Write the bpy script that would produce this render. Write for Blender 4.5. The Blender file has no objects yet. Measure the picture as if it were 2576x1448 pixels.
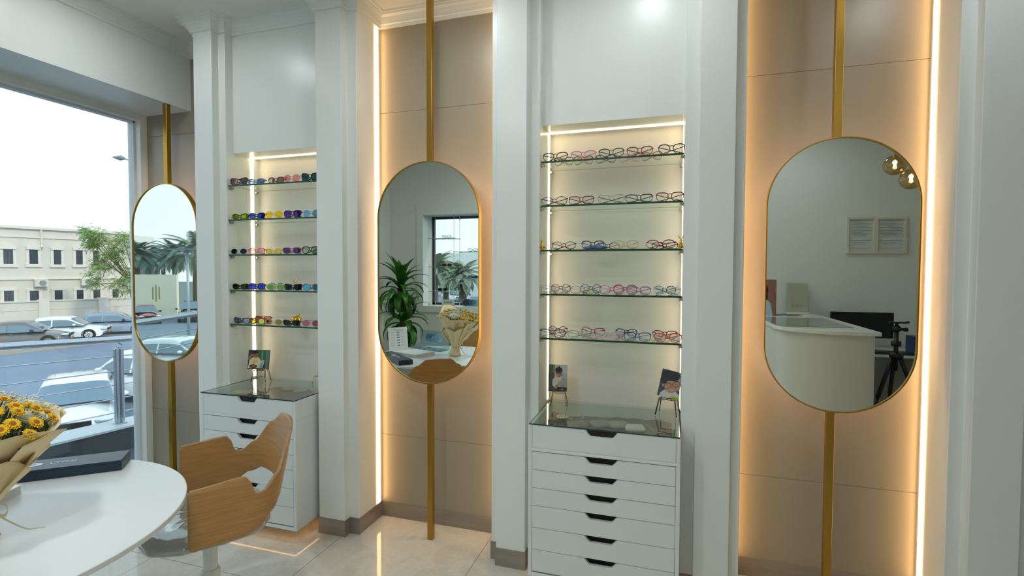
import bpy, math, random
from mathutils import Vector, Matrix
PI = math.pi
sc = bpy.context.scene
col = sc.collection
# ------------------------------------------------------------------ camera
YAW, PITCH, ROLL = (math.radians(a) for a in (-17.14, -1.905, 0.1985))
FPX = 1268.85
H = 1.5
fwd = Vector((math.sin(YAW)*math.cos(PITCH), math.cos(YAW)*math.cos(PITCH), math.sin(PITCH)))
rgt = Vector((math.cos(YAW), -math.sin(YAW), 0))
upv = rgt.cross(fwd)
rr = math.cos(ROLL)*rgt + math.sin(ROLL)*upv
uu = -math.sin(ROLL)*rgt + math.cos(ROLL)*upv
cam = bpy.data.objects.new('camera', bpy.data.cameras.new('camera'))
col.objects.link(cam)
cam.matrix_world = Matrix(((rr.x, uu.x, -fwd.x, 0), (rr.y, uu.y, -fwd.y, 0), (rr.z, uu.z, -fwd.z, H), (0, 0, 0, 1)))
cam.data.sensor_width = 36.0
cam.data.lens = FPX/2576*36.0
cam.data.clip_start = 0.02
cam.data.clip_end = 500
sc.camera = cam
# ------------------------------------------------------------------ sky, sun, exposure
sc.view_settings.view_transform = 'Standard'
sc.view_settings.look = 'None'
sc.view_settings.gamma = 1.0
sc.view_settings.use_curve_mapping = False
sc.view_settings.exposure = 0.0
w = bpy.data.worlds.new('sky'); sc.world = w; w.use_nodes = True
nt = w.node_tree; nt.nodes.clear()
wo = nt.nodes.new('ShaderNodeOutputWorld'); bg = nt.nodes.new('ShaderNodeBackground')
tc = nt.nodes.new('ShaderNodeTexCoord'); sx = nt.nodes.new('ShaderNodeSeparateXYZ')
mr = nt.nodes.new('ShaderNodeMapRange'); cr = nt.nodes.new('ShaderNodeValToRGB')
mr.inputs[1].default_value = -0.1; mr.inputs[2].default_value = 0.8
cr.color_ramp.elements[0].color = (0.93, 0.92, 0.88, 1)
cr.color_ramp.elements[1].color = (0.70, 0.86, 1.0, 1)
e_ = cr.color_ramp.elements.new(0.3); e_.color = (0.88, 0.97, 1.0, 1)
nt.links.new(tc.outputs['Generated'], sx.inputs[0]); nt.links.new(sx.outputs[2], mr.inputs[0])
nt.links.new(mr.outputs[0], cr.inputs[0]); nt.links.new(cr.outputs[0], bg.inputs[0]); nt.links.new(bg.outputs[0], wo.inputs[0])
bg.inputs[1].default_value = 1.7
sun = bpy.data.objects.new('sun', bpy.data.lights.new('sun', 'SUN')); col.objects.link(sun)
sun.data.energy = 2.2; sun.data.color = (1.0, 0.86, 0.68); sun.data.angle = math.radians(4)
sun.rotation_euler = Vector((-0.8, 0.25, -0.62)).to_track_quat('-Z', 'Y').to_euler()
cy = sc.cycles
cy.use_denoising = True
cy.max_bounces = 9; cy.diffuse_bounces = 4; cy.glossy_bounces = 5; cy.transmission_bounces = 6
cy.transparent_max_bounces = 24
cy.caustics_reflective = False; cy.caustics_refractive = False
cy.sample_clamp_indirect = 4.0
cy.use_adaptive_sampling = True; cy.adaptive_threshold = 0.03

# ------------------------------------------------------------------ helpers
def ray(px, py):
    return (rr*(px-1288) - uu*(py-724) + fwd*FPX)
def onY(px, py, Y):
    d = ray(px, py); t = Y/d.y; return Vector((d.x*t, Y, H+d.z*t))
def onX(px, py, X):
    d = ray(px, py); t = X/d.x; return Vector((X, d.y*t, H+d.z*t))
def onZ(px, py, Z):
    d = ray(px, py); t = (Z-H)/d.z; return Vector((d.x*t, d.y*t, Z))
MY = 2.4825      # plane of the mirror panes
def seen(px, py, Y=None, Z=None):     # where a thing seen in a mirror really stands
    if Y is not None:
        p = onY(px, py, 2*MY-Y); p.y = Y; return p
    p = onZ(px, py, Z); p.y = 2*MY-p.y; return p

def lin(c):
    if isinstance(c, str):
        c = [int(c[i:i+2], 16)/255 for i in (0, 2, 4)]
    return tuple((x/12.92 if x <= 0.04045 else ((x+0.055)/1.055)**2.4) for x in c)
_m = {}
def mat(name, c=(.8,.8,.8), rough=.5, metal=0., spec=.5, emit=None, es=1., noise=None, bump=None, coat=0., aniso=None):
    if name in _m: return _m[name]
    m = bpy.data.materials.new(name); m.use_nodes = True; _m[name] = m
    b = m.node_tree.nodes['Principled BSDF']; N = m.node_tree.nodes; L = m.node_tree.links
    c = lin(c)
    b.inputs['Base Color'].default_value = (*c, 1)
    b.inputs['Roughness'].default_value = rough
    b.inputs['Metallic'].default_value = metal
    b.inputs['Specular IOR Level'].default_value = spec
    b.inputs['Coat Weight'].default_value = coat
    if emit is not None:
        b.inputs['Emission Color'].default_value = (*lin(emit), 1); b.inputs['Emission Strength'].default_value = es
    if noise or bump:
        t = N.new('ShaderNodeTexCoord')
        n = N.new('ShaderNodeTexNoise'); n.inputs['Detail'].default_value = 5
        mp = N.new('ShaderNodeMapping'); L.new(t.outputs['Object'], mp.inputs[0]); L.new(mp.outputs[0], n.inputs['Vector'])
    if noise:                       # (scale xyz, second colour, amount)
        s, c2, f = noise
        mp.inputs['Scale'].default_value = s if hasattr(s, '__len__') else (s, s, s)
        n.inputs['Scale'].default_value = 1
        r = N.new('ShaderNodeValToRGB'); r.color_ramp.elements[0].position = .5-f; r.color_ramp.elements[1].position = .5+f
        r.color_ramp.elements[0].color = (*c, 1); r.color_ramp.elements[1].color = (*lin(c2), 1)
        L.new(n.outputs[0], r.inputs[0]); L.new(r.outputs[0], b.inputs['Base Color'])
    if bump:
        s, k = bump
        n2 = N.new('ShaderNodeTexNoise'); n2.inputs['Scale'].default_value = s; n2.inputs['Detail'].default_value = 3
        L.new(t.outputs['Object'], n2.inputs['Vector'])
        bp = N.new('ShaderNodeBump'); bp.inputs['Strength'].default_value = k; bp.inputs['Distance'].default_value = .01
        L.new(n2.outputs[0], bp.inputs['Height']); L.new(bp.outputs[0], b.inputs['Normal'])
    return m
def glass(name, tint=(1,1,1), refl=1.0, ior=1.45, dens=None, rough=0.0):
    """thin clear sheet: tinted transparency plus a Fresnel mirror reflection"""
    if name in _m: return _m[name]
    m = bpy.data.materials.new(name); m.use_nodes = True; _m[name] = m
    N = m.node_tree.nodes; L = m.node_tree.links; N.clear()
    o = N.new('ShaderNodeOutputMaterial'); mx = N.new('ShaderNodeMixShader')
    t = N.new('ShaderNodeBsdfTransparent'); g = N.new('ShaderNodeBsdfGlossy')
    t.inputs[0].default_value = (*lin(tint), 1); g.inputs['Roughness'].default_value = rough
    g.inputs[0].default_value = (refl, refl, refl, 1)
    r0 = ((ior-1)/(ior+1))**2*1.6                      # both faces of the sheet
    lw = N.new('ShaderNodeLayerWeight'); lw.inputs['Blend'].default_value = .5
    pw = N.new('ShaderNodeMath'); pw.operation = 'POWER'; pw.inputs[1].default_value = 5
    f = N.new('ShaderNodeMath'); f.operation = 'MULTIPLY_ADD'; f.inputs[1].default_value = 1-r0; f.inputs[2].default_value = r0
    L.new(lw.outputs['Facing'], pw.inputs[0]); L.new(pw.outputs[0], f.inputs[0])
    L.new(f.outputs[0], mx.inputs[0]); L.new(t.outputs[0], mx.inputs[1]); L.new(g.outputs[0], mx.inputs[2])
    L.new(mx.outputs[0], o.inputs[0])
    return m
def coloured_lens(name, tint, mirror=None, k=.25):
    """sunglass lens: tinted transparency mixed with a coloured mirror coat"""
    if name in _m: return _m[name]
    m = bpy.data.materials.new(name); m.use_nodes = True; _m[name] = m
    N = m.node_tree.nodes; L = m.node_tree.links; N.clear()
    o = N.new('ShaderNodeOutputMaterial'); mx = N.new('ShaderNodeMixShader')
    t = N.new('ShaderNodeBsdfTransparent'); g = N.new('ShaderNodeBsdfGlossy')
    mx.inputs[0].default_value = k
    t.inputs[0].default_value = (*lin(tint), 1); g.inputs['Roughness'].default_value = .04
    g.inputs[0].default_value = (*lin(mirror or 'ffffff'), 1)
    L.new(t.outputs[0], mx.inputs[1]); L.new(g.outputs[0], mx.inputs[2]); L.new(mx.outputs[0], o.inputs[0])
    return m

class MB:
    """collects shapes and links them as one mesh"""
    def __init__(s): s.v = []; s.f = []; s.mi = []; s.cur = 0; s.mats = []
    def use(s, m):
        if m not in s.mats: s.mats.append(m)
        s.cur = s.mats.index(m); return s
    def add(s, vs, fs):
        b = len(s.v); s.v += [tuple(v) for v in vs]
        for f in fs: s.f.append(tuple(b+i for i in f)); s.mi.append(s.cur)
        return s
    def box(s, x0, x1, y0, y1, z0, z1, M=None):
        vs = [Vector((x, y, z)) for z in (z0, z1) for y in (y0, y1) for x in (x0, x1)]
        if M: vs = [M @ v for v in vs]
        return s.add(vs, [(0,2,3,1), (4,5,7,6), (0,1,5,4), (2,6,7,3), (0,4,6,2), (1,3,7,5)])
    def poly(s, pts): return s.add(pts, [tuple(range(len(pts)))])
    def prism(s, pts, z0, z1):
        n = len(pts)
        vs = [(x, y, z0) for x, y in pts]+[(x, y, z1) for x, y in pts]
        return s.add(vs, [tuple(range(n))[::-1], tuple(range(n, 2*n))]+[(i, (i+1) % n, n+(i+1) % n, n+i) for i in range(n)])
    def extr(s, pts3, d):           # planar 3D outline pushed along d
        n = len(pts3); d = Vector(d); p = [Vector(q) for q in pts3]
        return s.add(p+[q+d for q in p], [tuple(range(n))[::-1], tuple(range(n, 2*n))]+[(i, (i+1) % n, n+(i+1) % n, n+i) for i in range(n)])
    def tube(s, pts, r, n=8, closed=False, cap=True, flat=None):
        P = [Vector(p) for p in pts]; k = len(P); R = r if hasattr(r, '__len__') else [r]*k
        vs = []; prev = None
        for i in range(k):
            if closed: t = P[(i+1) % k]-P[i-1]
            else: t = P[min(i+1, k-1)]-P[max(i-1, 0)]
            if t.length < 1e-9: t = Vector((0, 0, 1))
            t.normalize()
            if prev is None:
                a = Vector((0, 0, 1)) if abs(t.z) < .9 else Vector((1, 0, 0))
                nrm = t.cross(a).normalized()
            else:
                nrm = (prev-t*prev.dot(t)); nrm = nrm.normalized() if nrm.length > 1e-6 else t.orthogonal().normalized()
            prev = nrm; bn = t.cross(nrm)
            for j in range(n):
                an = 2*PI*j/n
                o = nrm*math.cos(an)*R[i]+bn*math.sin(an)*R[i]
                if flat: o = Vector((o.x*flat[0], o.y*flat[1], o.z*flat[2]))
                vs.append(P[i]+o)
        fs = []
        for i in range(k if closed else k-1):
            i2 = (i+1) % k
            for j in range(n):
                j2 = (j+1) % n
                fs.append((i*n+j, i*n+j2, i2*n+j2, i2*n+j))
        if cap and not closed: fs += [tuple(range(n))[::-1], tuple((k-1)*n+j for j in range(n))]
        return s.add(vs, fs)
    def lathe(s, prof, c=(0,0,0), n=24, M=None, cap=True):
        vs = []; fs = []; k = len(prof)
        for r, z in prof:
            for j in range(n):
                a = 2*PI*j/n; v = Vector((r*math.cos(a), r*math.sin(a), z))
                if M: v = M @ v
                vs.append(v+Vector(c))
        for i in range(k-1):
            for j in range(n):
                j2 = (j+1) % n; fs.append((i*n+j, i*n+j2, (i+1)*n+j2, (i+1)*n+j))
        if cap and prof[0][0] > 1e-6: fs.append(tuple(range(n))[::-1])
        if cap and prof[-1][0] > 1e-6: fs.append(tuple((k-1)*n+j for j in range(n)))
        return s.add(vs, fs)
    def ball(s, c, r, n=10, m=7, M=None):
        r3 = r if hasattr(r, '__len__') else (r, r, r)
        vs = []; fs = []
        for i in range(m+1):
            p = PI*i/m
            for j in range(n):
                a = 2*PI*j/n
                v = Vector((r3[0]*math.sin(p)*math.cos(a), r3[1]*math.sin(p)*math.sin(a), r3[2]*math.cos(p)))
                if M: v = M @ v
                vs.append(v+Vector(c))
        for i in range(m):
            for j in range(n):
                j2 = (j+1) % n; fs.append((i*n+j, (i+1)*n+j, (i+1)*n+j2, i*n+j2))
        return s.add(vs, fs)
    def grid(s, fn, nu, nv, cu=False):
        vs = [fn(i/(nu if cu else nu-1), j/(nv-1)) for i in range(nu) for j in range(nv)]
        fs = []
        for i in range(nu if cu else nu-1):
            i2 = (i+1) % nu
            for j in range(nv-1): fs.append((i*nv+j, i2*nv+j, i2*nv+j+1, i*nv+j+1))
        return s.add(vs, fs)
    def build(s, name, m=None, parent=None, smooth=False, bevel=0, seg=2, solid=0, sub=0, label=None, M=None):
        me = bpy.data.meshes.new(name); me.from_pydata(s.v, [], s.f)
        ms = s.mats or [m]
        for q in ms: me.materials.append(q)
        if s.mats: me.polygons.foreach_set('material_index', s.mi)
        if M: me.transform(M)
        me.validate(); me.update()
        o = bpy.data.objects.new(name, me); col.objects.link(o)
        if smooth:
            me.polygons.foreach_set('use_smooth', [True]*len(me.polygons))
            if smooth != 'all': me.set_sharp_from_angle(angle=math.radians(40))
        if parent: o.parent = parent
        if solid:
            q = o.modifiers.new('t', 'SOLIDIFY'); q.thickness = solid; q.offset = 0
        if sub:
            q = o.modifiers.new('s', 'SUBSURF'); q.levels = sub; q.render_levels = sub
        if bevel:
            q = o.modifiers.new('b', 'BEVEL'); q.width = bevel; q.segments = seg; q.limit_method = 'ANGLE'
            q.harden_normals = False
        if label: o['label'] = label
        return o
def tag(o, label, cat, group=None, kind=None):
    o['label'] = label; o['category'] = cat
    if group: o['group'] = group
    if kind: o['kind'] = kind
    return o
def struct(o): o['kind'] = 'structure'; return o
def thing(name, label, cat, loc=(0,0,0), rz=0, group=None):
    o = bpy.data.objects.new(name, None); col.objects.link(o); o.empty_display_size = .05
    o.location = loc; o.rotation_euler = (0, 0, rz)
    return tag(o, label, cat, group)
def text_mesh(body, size, m, name, parent, M, ext=.0005, align='CENTER', label=None):
    cu = bpy.data.curves.new('t', 'FONT'); cu.body = body; cu.size = size; cu.extrude = ext; cu.align_x = align; cu.align_y = 'CENTER'
    cu.resolution_u = 3
    to = bpy.data.objects.new('t', cu); col.objects.link(to)
    me = bpy.data.meshes.new_from_object(to); bpy.data.objects.remove(to)
    me.transform(M); me.materials.clear(); me.materials.append(m)
    o = bpy.data.objects.new(name, me); col.objects.link(o); o.parent = parent
    if label: o['label'] = label
    return o
def frame_from(o, xa, ya):           # matrix with x axis xa, y axis ya at o
    xa = Vector(xa).normalized(); za = xa.cross(Vector(ya)).normalized(); ya = za.cross(xa)
    return Matrix(((xa.x, ya.x, za.x, o[0]), (xa.y, ya.y, za.y, o[1]), (xa.z, ya.z, za.z, o[2]), (0, 0, 0, 1)))

# ------------------------------------------------------------------ materials
WHITE = mat('white paint', 'e6eae6', .3, spec=.4, bump=(60, .02))
CEIL = mat('ceiling paint', 'e6e8e2', .75)
BEIGE = mat('beige lacquer board', '9b9280', .33, spec=.5)
STEEL = mat('brushed skirting steel', 'a09a8e', .32, metal=.45, noise=((3, 3, 30), '8a847a', .3))
GOLD = mat('satin gold metal', 'a98638', .3, metal=.9)
GOLDS = mat('shiny gold', 'e0b64a', .1, metal=1.)
CAB = mat('cabinet lacquer', 'dfe5e4', .35)
DARK = mat('notch shade', '1a1614', .7)
BLACKM = mat('black wire', '15130f', .35, metal=.3)
LED = mat('led strip', 'ffffff', .5, emit='ffca86', es=9)
LEDW = mat('niche led strip', 'ffffff', .5, emit='ffe2b8', es=5.5)
HALO = mat('mirror back light', 'ffffff', .5, emit='ffd4b2', es=17)
MIRR = mat('mirror silver', 'e3eae4', .0, metal=1.)
SHELF = glass('shelf glass', 'eaf6ee', ior=1.45)
SEDGE = mat('glass edge green', '0c4a3c', .3, spec=.3)
SEDGE2 = mat('glass edge bottle green', '08401f', .3, spec=.3)
CLEAR = glass('clear demo lens', 'f4f8f6', ior=1.5)
WINGL = glass('window glass', 'f2f8fa', ior=1.5)
CHROME = mat('chrome', 'c8ccd0', .12, metal=1.)
STAIN = mat('stainless tube', 'b4bac0', .2, metal=1.)
# ------------------------------------------------------------------ room shell
ZC = 3.01; XW = -3.54; YB = -1.0; XR = 3.3
YF, Y2, YP, YA, YN = 2.395, 2.445, 2.50, 2.685, 2.705
def floor_mat():
    m = mat('marble tile floor', 'cfcabb', .06, spec=.5)
    N = m.node_tree.nodes; L = m.node_tree.links; b = N['Principled BSDF']
    t = N.new('ShaderNodeTexCoord')
    def noise(scale, det=6, dist=1.5):
        n = N.new('ShaderNodeTexNoise'); n.inputs['Scale'].default_value = scale; n.inputs['Detail'].default_value = det
        n.inputs['Distortion'].default_value = dist; L.new(t.outputs['Object'], n.inputs['Vector']); return n
    v = noise(4.5)
    r = N.new('ShaderNodeValToRGB')
    for e, (p, c) in zip(r.color_ramp.elements, ((.40, 'c9c5b8'), (.62, 'cfcbbf'))): e.position = p; e.color = (*lin(c), 1)
    e = r.color_ramp.elements.new(.5); e.color = (*lin('d2cec3'), 1)
    L.new(v.outputs[0], r.inputs[0])
    vv = N.new('ShaderNodeTexVoronoi'); vv.feature = 'DISTANCE_TO_EDGE'; vv.inputs['Scale'].default_value = 14
    add = N.new('ShaderNodeVectorMath'); add.operation = 'ADD'
    n2 = noise(9, 3, 0); sc_ = N.new('ShaderNodeVectorMath'); sc_.operation = 'SCALE'; sc_.inputs['Scale'].default_value = .09
    L.new(n2.outputs[1], sc_.inputs[0]); L.new(t.outputs['Object'], add.inputs[0]); L.new(sc_.outputs[0], add.inputs[1]); L.new(add.outputs[0], vv.inputs['Vector'])
    cr2 = N.new('ShaderNodeMapRange'); cr2.inputs[1].default_value = 0; cr2.inputs[2].default_value = .035; cr2.inputs[3].default_value = 1; cr2.inputs[4].default_value = 0
    L.new(vv.outputs['Distance'], cr2.inputs[0])
    mx = N.new('ShaderNodeMixRGB'); mx.inputs[2].default_value = (*lin('e0ddd4'), 1)
    ml = N.new('ShaderNodeMath'); ml.operation = 'MULTIPLY'; ml.inputs[1].default_value = .45; L.new(cr2.outputs[0], ml.inputs[0])
    L.new(ml.outputs[0], mx.inputs[0]); L.new(r.outputs[0], mx.inputs[1])
    br = N.new('ShaderNodeTexBrick'); br.offset = 0; br.inputs['Scale'].default_value = 1
    br.inputs['Brick Width'].default_value = .81; br.inputs['Row Height'].default_value = .81; br.inputs['Mortar Size'].default_value = .0018; br.inputs['Mortar Smooth'].default_value = 0
    mp = N.new('ShaderNodeMapping'); mp.inputs['Location'].default_value = (1.743+.81*5, -1.93+.81*5, 0)
    L.new(t.outputs['Object'], mp.inputs[0]); L.new(mp.outputs[0], br.inputs['Vector'])
    m2 = N.new('ShaderNodeMixRGB'); m2.inputs[2].default_value = (*lin('8b8272'), 1)
    L.new(br.outputs['Fac'], m2.inputs[0]); L.new(mx.outputs[0], m2.inputs[1]); L.new(m2.outputs[0], b.inputs['Base Color'])
    return m
struct(MB().box(XW-.15, XR, YB-.3, 2.9, -.08, 0).build('floor', floor_mat()))
struct(MB().box(XW-.15, XR, YB-.3, 2.9, ZC, ZC+.12).build('ceiling', CEIL))
# the window side: glazed from y 0.3 to 2.637
GY0, GY1, GZ0, GZ1 = .2, 2.637, .06, 2.542
b = MB(); b.box(XW-.12, XW, YB, GY0, 0, ZC).box(XW-.12, XW, GY1, 2.9, 0, ZC).box(XW-.12, XW, GY0, GY1, GZ1, ZC).box(XW-.12, XW, GY0, GY1, 0, GZ0)
struct(b.build('wall_left', WHITE))
wn = struct(MB().box(XW-.075, XW-.063, GY0, GY1, GZ0, GZ1).build('window_1', WINGL))
MB().box(XW-.09, XW-.05, GY1-.012, GY1, GZ0, GZ1).box(XW-.09, XW-.05, GY0, GY1, GZ1-.012, GZ1).box(XW-.09, XW-.05, GY0, GY1, GZ0, GZ0+.014).build('window_frame', mat('aluminium profile', 'd7dadb', .3), wn)
struct(MB().box(XW, -3.13, .2, YA, 2.585, ZC).build('trim_1', WHITE))          # boxed beam above the window
# alcove back boards, three courses with open joints
def boards(x0, x1, n):
    b = MB()
    for z0, z1 in ((0, .5045), (.506, 2.438), (2.4395, ZC)): b.box(x0, x1, YA, YA+.02, z0, z1)
    b.use(BEIGE); b.mats = [BEIGE]; b.mi = [0]*len(b.f)
    return struct(b.build(n, BEIGE, bevel=.0006, seg=1))
boards(XW, -2.75, 'wall_alcove_left'); boards(-1.66, -.80, 'wall_alcove_middle'); boards(.30, 1.10, 'wall_alcove_right')
struct(MB().box(XW-.12, XR, YN+.012, YN+.12, 0, ZC).build('wall_back', WHITE))
# piers between the alcoves and shelf niches
def pier(n, x0, xa, xb, x1):        # outer layer x0..x1, raised front xa..xb
    return struct(MB().prism([(x0, Y2), (xa, Y2), (xa, YF), (xb, YF), (xb, Y2), (x1, Y2), (x1, YN+.012), (x0, YN+.012)], 0, ZC).build(n, WHITE, bevel=.003))
NL = (-2.579, -1.90); NR = (-.612, .068)
pier('trim_2', -2.81, -2.769, -2.628, NL[0])
pier('trim_3', NL[1], -1.889, -1.72, -1.659)
pier('trim_4', -.862, -.820, -.667, NR[0])
pier('trim_5', NR[1], .126, .2745, .322)
pier('trim_6', 1.09, 1.142, 1.305, 1.36)
struct(MB().box(1.36, XR, YP, YN, 0, ZC).build('trim_7', WHITE))
def niche(n, x0, x1, zt):
    struct(MB().box(x0, x1, YP, YN, zt, ZC).build('trim_%d' % n, WHITE))
    struct(MB().box(x0, x1, YN, YN+.011, 0, zt).build('wall_niche_%d' % (n-7), mat('niche cream panel', 'e3e1d9', .5)))
niche(8, *NL, 2.222); niche(9, *NR, 2.232)
# cornice swept along the top of everything
def cornice(path, name, z1=ZC):
    prof = [(0, -.078), (.010, -.078), (.012, -.062), (.018, -.058), (.022, -.045), (.034, -.026), (.050, -.017), (.053, -.010), (.062, -.009), (.066, 0), (0, 0)]
    P = [Vector((x, y)) for x, y in path]; k = len(P); vs = []; m = len(prof)
    for i in range(k):
        ns = []
        for a, c in ((i-1, i), (i, i+1)):
            if a >= 0 and c < k:
                d = (P[c]-P[a]).normalized(); ns.append(Vector((d.y, -d.x)))
        n = ns[0] if len(ns) == 1 else (ns[0]+ns[1])/(1+ns[0].dot(ns[1]))
        for o, z in prof: vs.append((P[i].x+n.x*o, P[i].y+n.y*o, z1+z))
    fs = [(i*m+j, (i+1)*m+j, (i+1)*m+(j+1) % m, i*m+(j+1) % m) for i in range(k-1) for j in range(m)]
    return struct(MB().add(vs, fs).build(name, WHITE))
path = [(XW, YB), (XW, .2), (-3.13, .2), (-3.13, YA), (-2.81, YA), (-2.81, Y2), (-2.769, Y2), (-2.769, YF), (-2.628, YF), (-2.628, Y2), (NL[0], Y2), (NL[0], YP), (NL[1], YP), (NL[1], Y2),
        (-1.889, Y2), (-1.889, YF), (-1.72, YF), (-1.72, Y2), (-1.659, Y2), (-1.659, YA), (-.862, YA), (-.862, Y2), (-.82, Y2), (-.82, YF), (-.667, YF), (-.667, Y2), (NR[0], Y2),
        (NR[0], YP), (NR[1], YP), (NR[1], Y2), (.126, Y2), (.126, YF), (.2745, YF), (.2745, Y2), (.322, Y2), (.322, YA), (1.09, YA), (1.09, Y2), (1.142, Y2), (1.142, YF),
        (1.305, YF), (1.305, Y2), (1.36, Y2), (1.36, YP), (XR, YP)]
cornice(path, 'trim_10')
# steel skirting following the same line
def skirting(path, name, h=.092, t=.004):
    P = [Vector((x, y)) for x, y in path]; k = len(P); vs = []
    for i in range(k):
        ns = []
        for a, c in ((i-1, i), (i, i+1)):
            if a >= 0 and c < k:
                d = (P[c]-P[a]).normalized(); ns.append(Vector((d.y, -d.x)))
        n = ns[0] if len(ns) == 1 else (ns[0]+ns[1])/(1+ns[0].dot(ns[1]))
        for o, z in ((0, 0), (t, 0), (t, h), (0, h)): vs.append((P[i].x+n.x*o, P[i].y+n.y*o, z))
    fs = [(i*4+j, (i+1)*4+j, (i+1)*4+(j+1) % 4, i*4+(j+1) % 4) for i in range(k-1) for j in range(4)]+[(0, 1, 2, 3), tuple(4*(k-1)+j for j in range(4))]
    return struct(MB().add(vs, fs).build(name, STEEL))
skirting([(XW, GY1), (XW, YA), (-2.81, YA), (-2.81, Y2), (-2.769, Y2), (-2.769, YF), (-2.628, YF), (-2.628, Y2), (NL[0], Y2)], 'baseboard_1')
skirting([(NL[1], Y2), (-1.889, Y2), (-1.889, YF), (-1.72, YF), (-1.72, Y2), (-1.659, Y2), (-1.659, YA), (-.862, YA), (-.862, Y2), (-.82, Y2), (-.82, YF), (-.667, YF), (-.667, Y2), (NR[0], Y2)], 'baseboard_2')
skirting([(NR[1], Y2), (.126, Y2), (.126, YF), (.2745, YF), (.2745, Y2), (.322, Y2), (.322, YA), (1.09, YA), (1.09, Y2), (1.142, Y2), (1.142, YF), (1.305, YF), (1.305, Y2), (1.36, Y2)], 'baseboard_3')
# the far side of the shop, seen in the mirrors: wall with the display window
WX0, WX1, WZ0, WZ1 = -3.05, -.9, 1.045, 2.225
b = MB(); b.box(XW-.12, WX0, YB-.3, YB, 0, ZC).box(WX1, XR, YB-.3, YB, 0, ZC).box(WX0, WX1, YB-.3, YB, 0, WZ0).box(WX0, WX1, YB-.3, YB, WZ1, ZC)
struct(b.build('wall_front', WHITE))
struct(MB().box(XR, XR+.1, YB-.3, 2.9, 0, ZC).build('wall_right', WHITE))
b = MB()
for q in ((WX0-.09, WX0, WZ0-.08, WZ1+.08), (WX1, WX1+.09, WZ0-.08, WZ1+.08), (WX0, WX1, WZ0-.08, WZ0), (WX0, WX1, WZ1, WZ1+.08)): b.box(q[0], q[1], YB, YB+.02, q[2], q[3])
struct(b.build('trim_11', WHITE))
w2 = struct(MB().box(WX0+.03, WX1-.03, YB-.283, YB-.277, WZ0+.03, WZ1-.03).build('window_2', glass('display window glass', 'f2f8fa')))
b = MB()
for q in ((WX0, WX0+.03, WZ0, WZ1), (WX1-.03, WX1, WZ0, WZ1), (WX0, WX1, WZ0, WZ0+.03), (WX0, WX1, WZ1-.03, WZ1)): b.box(q[0], q[1], YB-.3, YB-.26, q[2], q[3])
b.build('window_frame', mat('dark window profile', '3a3c40', .4), w2)

# ------------------------------------------------------------------ lamps of the room
def downlight(x, y, label, e=5.0, r=.09):
    t = thing('ceiling_downlight', label, 'ceiling light', (x, y, ZC), 0, 'ceiling downlights')
    MB().lathe([(r+.02, 0), (r+.02, -.004), (r, -.006), (r, 0)], n=28).build('ring', WHITE, t, smooth=True)
    MB().lathe([(0, -.003), (r, -.003)], n=28).build('diffuser', mat('downlight diffuser', 'ffffff', emit='f3f8ff', es=10), t)
    l = bpy.data.objects.new('lamp', bpy.data.lights.new('lamp', 'AREA')); col.objects.link(l); l.parent = t
    l.data.shape = 'DISK'; l.data.size = r*2; l.data.energy = e; l.data.color = (.93, 1.0, .97); l.location = (0, 0, -.012)
    return t
for k, (x, y, e, lb) in enumerate(((-2.6, 1.8, 2.4, 'round recessed downlight in front of the sunglasses niche'), (-1.1, 1.95, 3.2, 'round recessed downlight in front of the mirror that reflects the bouquet'),
        (-.1, 2.0, 1.8, 'round recessed downlight in front of the eyeglasses niche'), (1.1, 1.95, .8, 'round recessed downlight in front of the largest oval mirror'), (-1.35, .2, 13, 'added unseen fill downlight between the round table and the counter'), (-.6, -.3, 9, 'added unseen fill downlight above the middle of the shop'),
        (1.2, -.3, 2, 'added unseen fill downlight above the curved counter'))):  # last three are added fill lamps out of view, brightening the room
    downlight(x, y, lb, e)

# ------------------------------------------------------------------ light strips
def strip_light(name, box, label, m, n, loc=None):
    o = MB().box(*box).build(name, m); tag(o, label, 'light strip', n); return o
G1 = 'warm light strips in the mirror alcoves'; G2 = 'warm light strips in the shelf niches'
strip_light('light_strip', (-1.659, -1.655, 2.628, 2.662, .095, 2.925), 'tall warm light strip on the alcove side between sunglasses niche and middle mirror', LED, G1)
strip_light('light_strip', (-.866, -.862, 2.628, 2.662, .095, 2.925), 'warm light strip hidden behind the pier beside the eyeglasses niche', LED, G1)
strip_light('light_strip', (.322, .326, 2.628, 2.662, .095, 2.925), 'hidden warm light strip behind the pier beside the largest mirror', LED, G1)
strip_light('light_strip', (1.086, 1.09, 2.628, 2.662, .095, 2.925), 'tall warm light strip beside the mirror that reflects the counter', LED, G1)
for (x0, x1), zt, nm in ((NL, 2.222, 'sunglasses niche'), (NR, 2.232, 'eyeglasses niche')):
    strip_light('niche_light_strip', (x0, x0+.003, 2.632, 2.655, .81, zt), 'upright light strip on the window side of the %s' % nm, LEDW, G2)
    strip_light('niche_light_strip', (x1-.003, x1, 2.632, 2.655, .81, zt), 'upright light strip on the counter side of the %s' % nm, LEDW, G2)
    strip_light('niche_light_strip', (x0+.003, x1-.003, 2.632, 2.655, zt-.003, zt), 'level light strip across the top of the %s' % nm, LEDW, G2)

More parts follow.
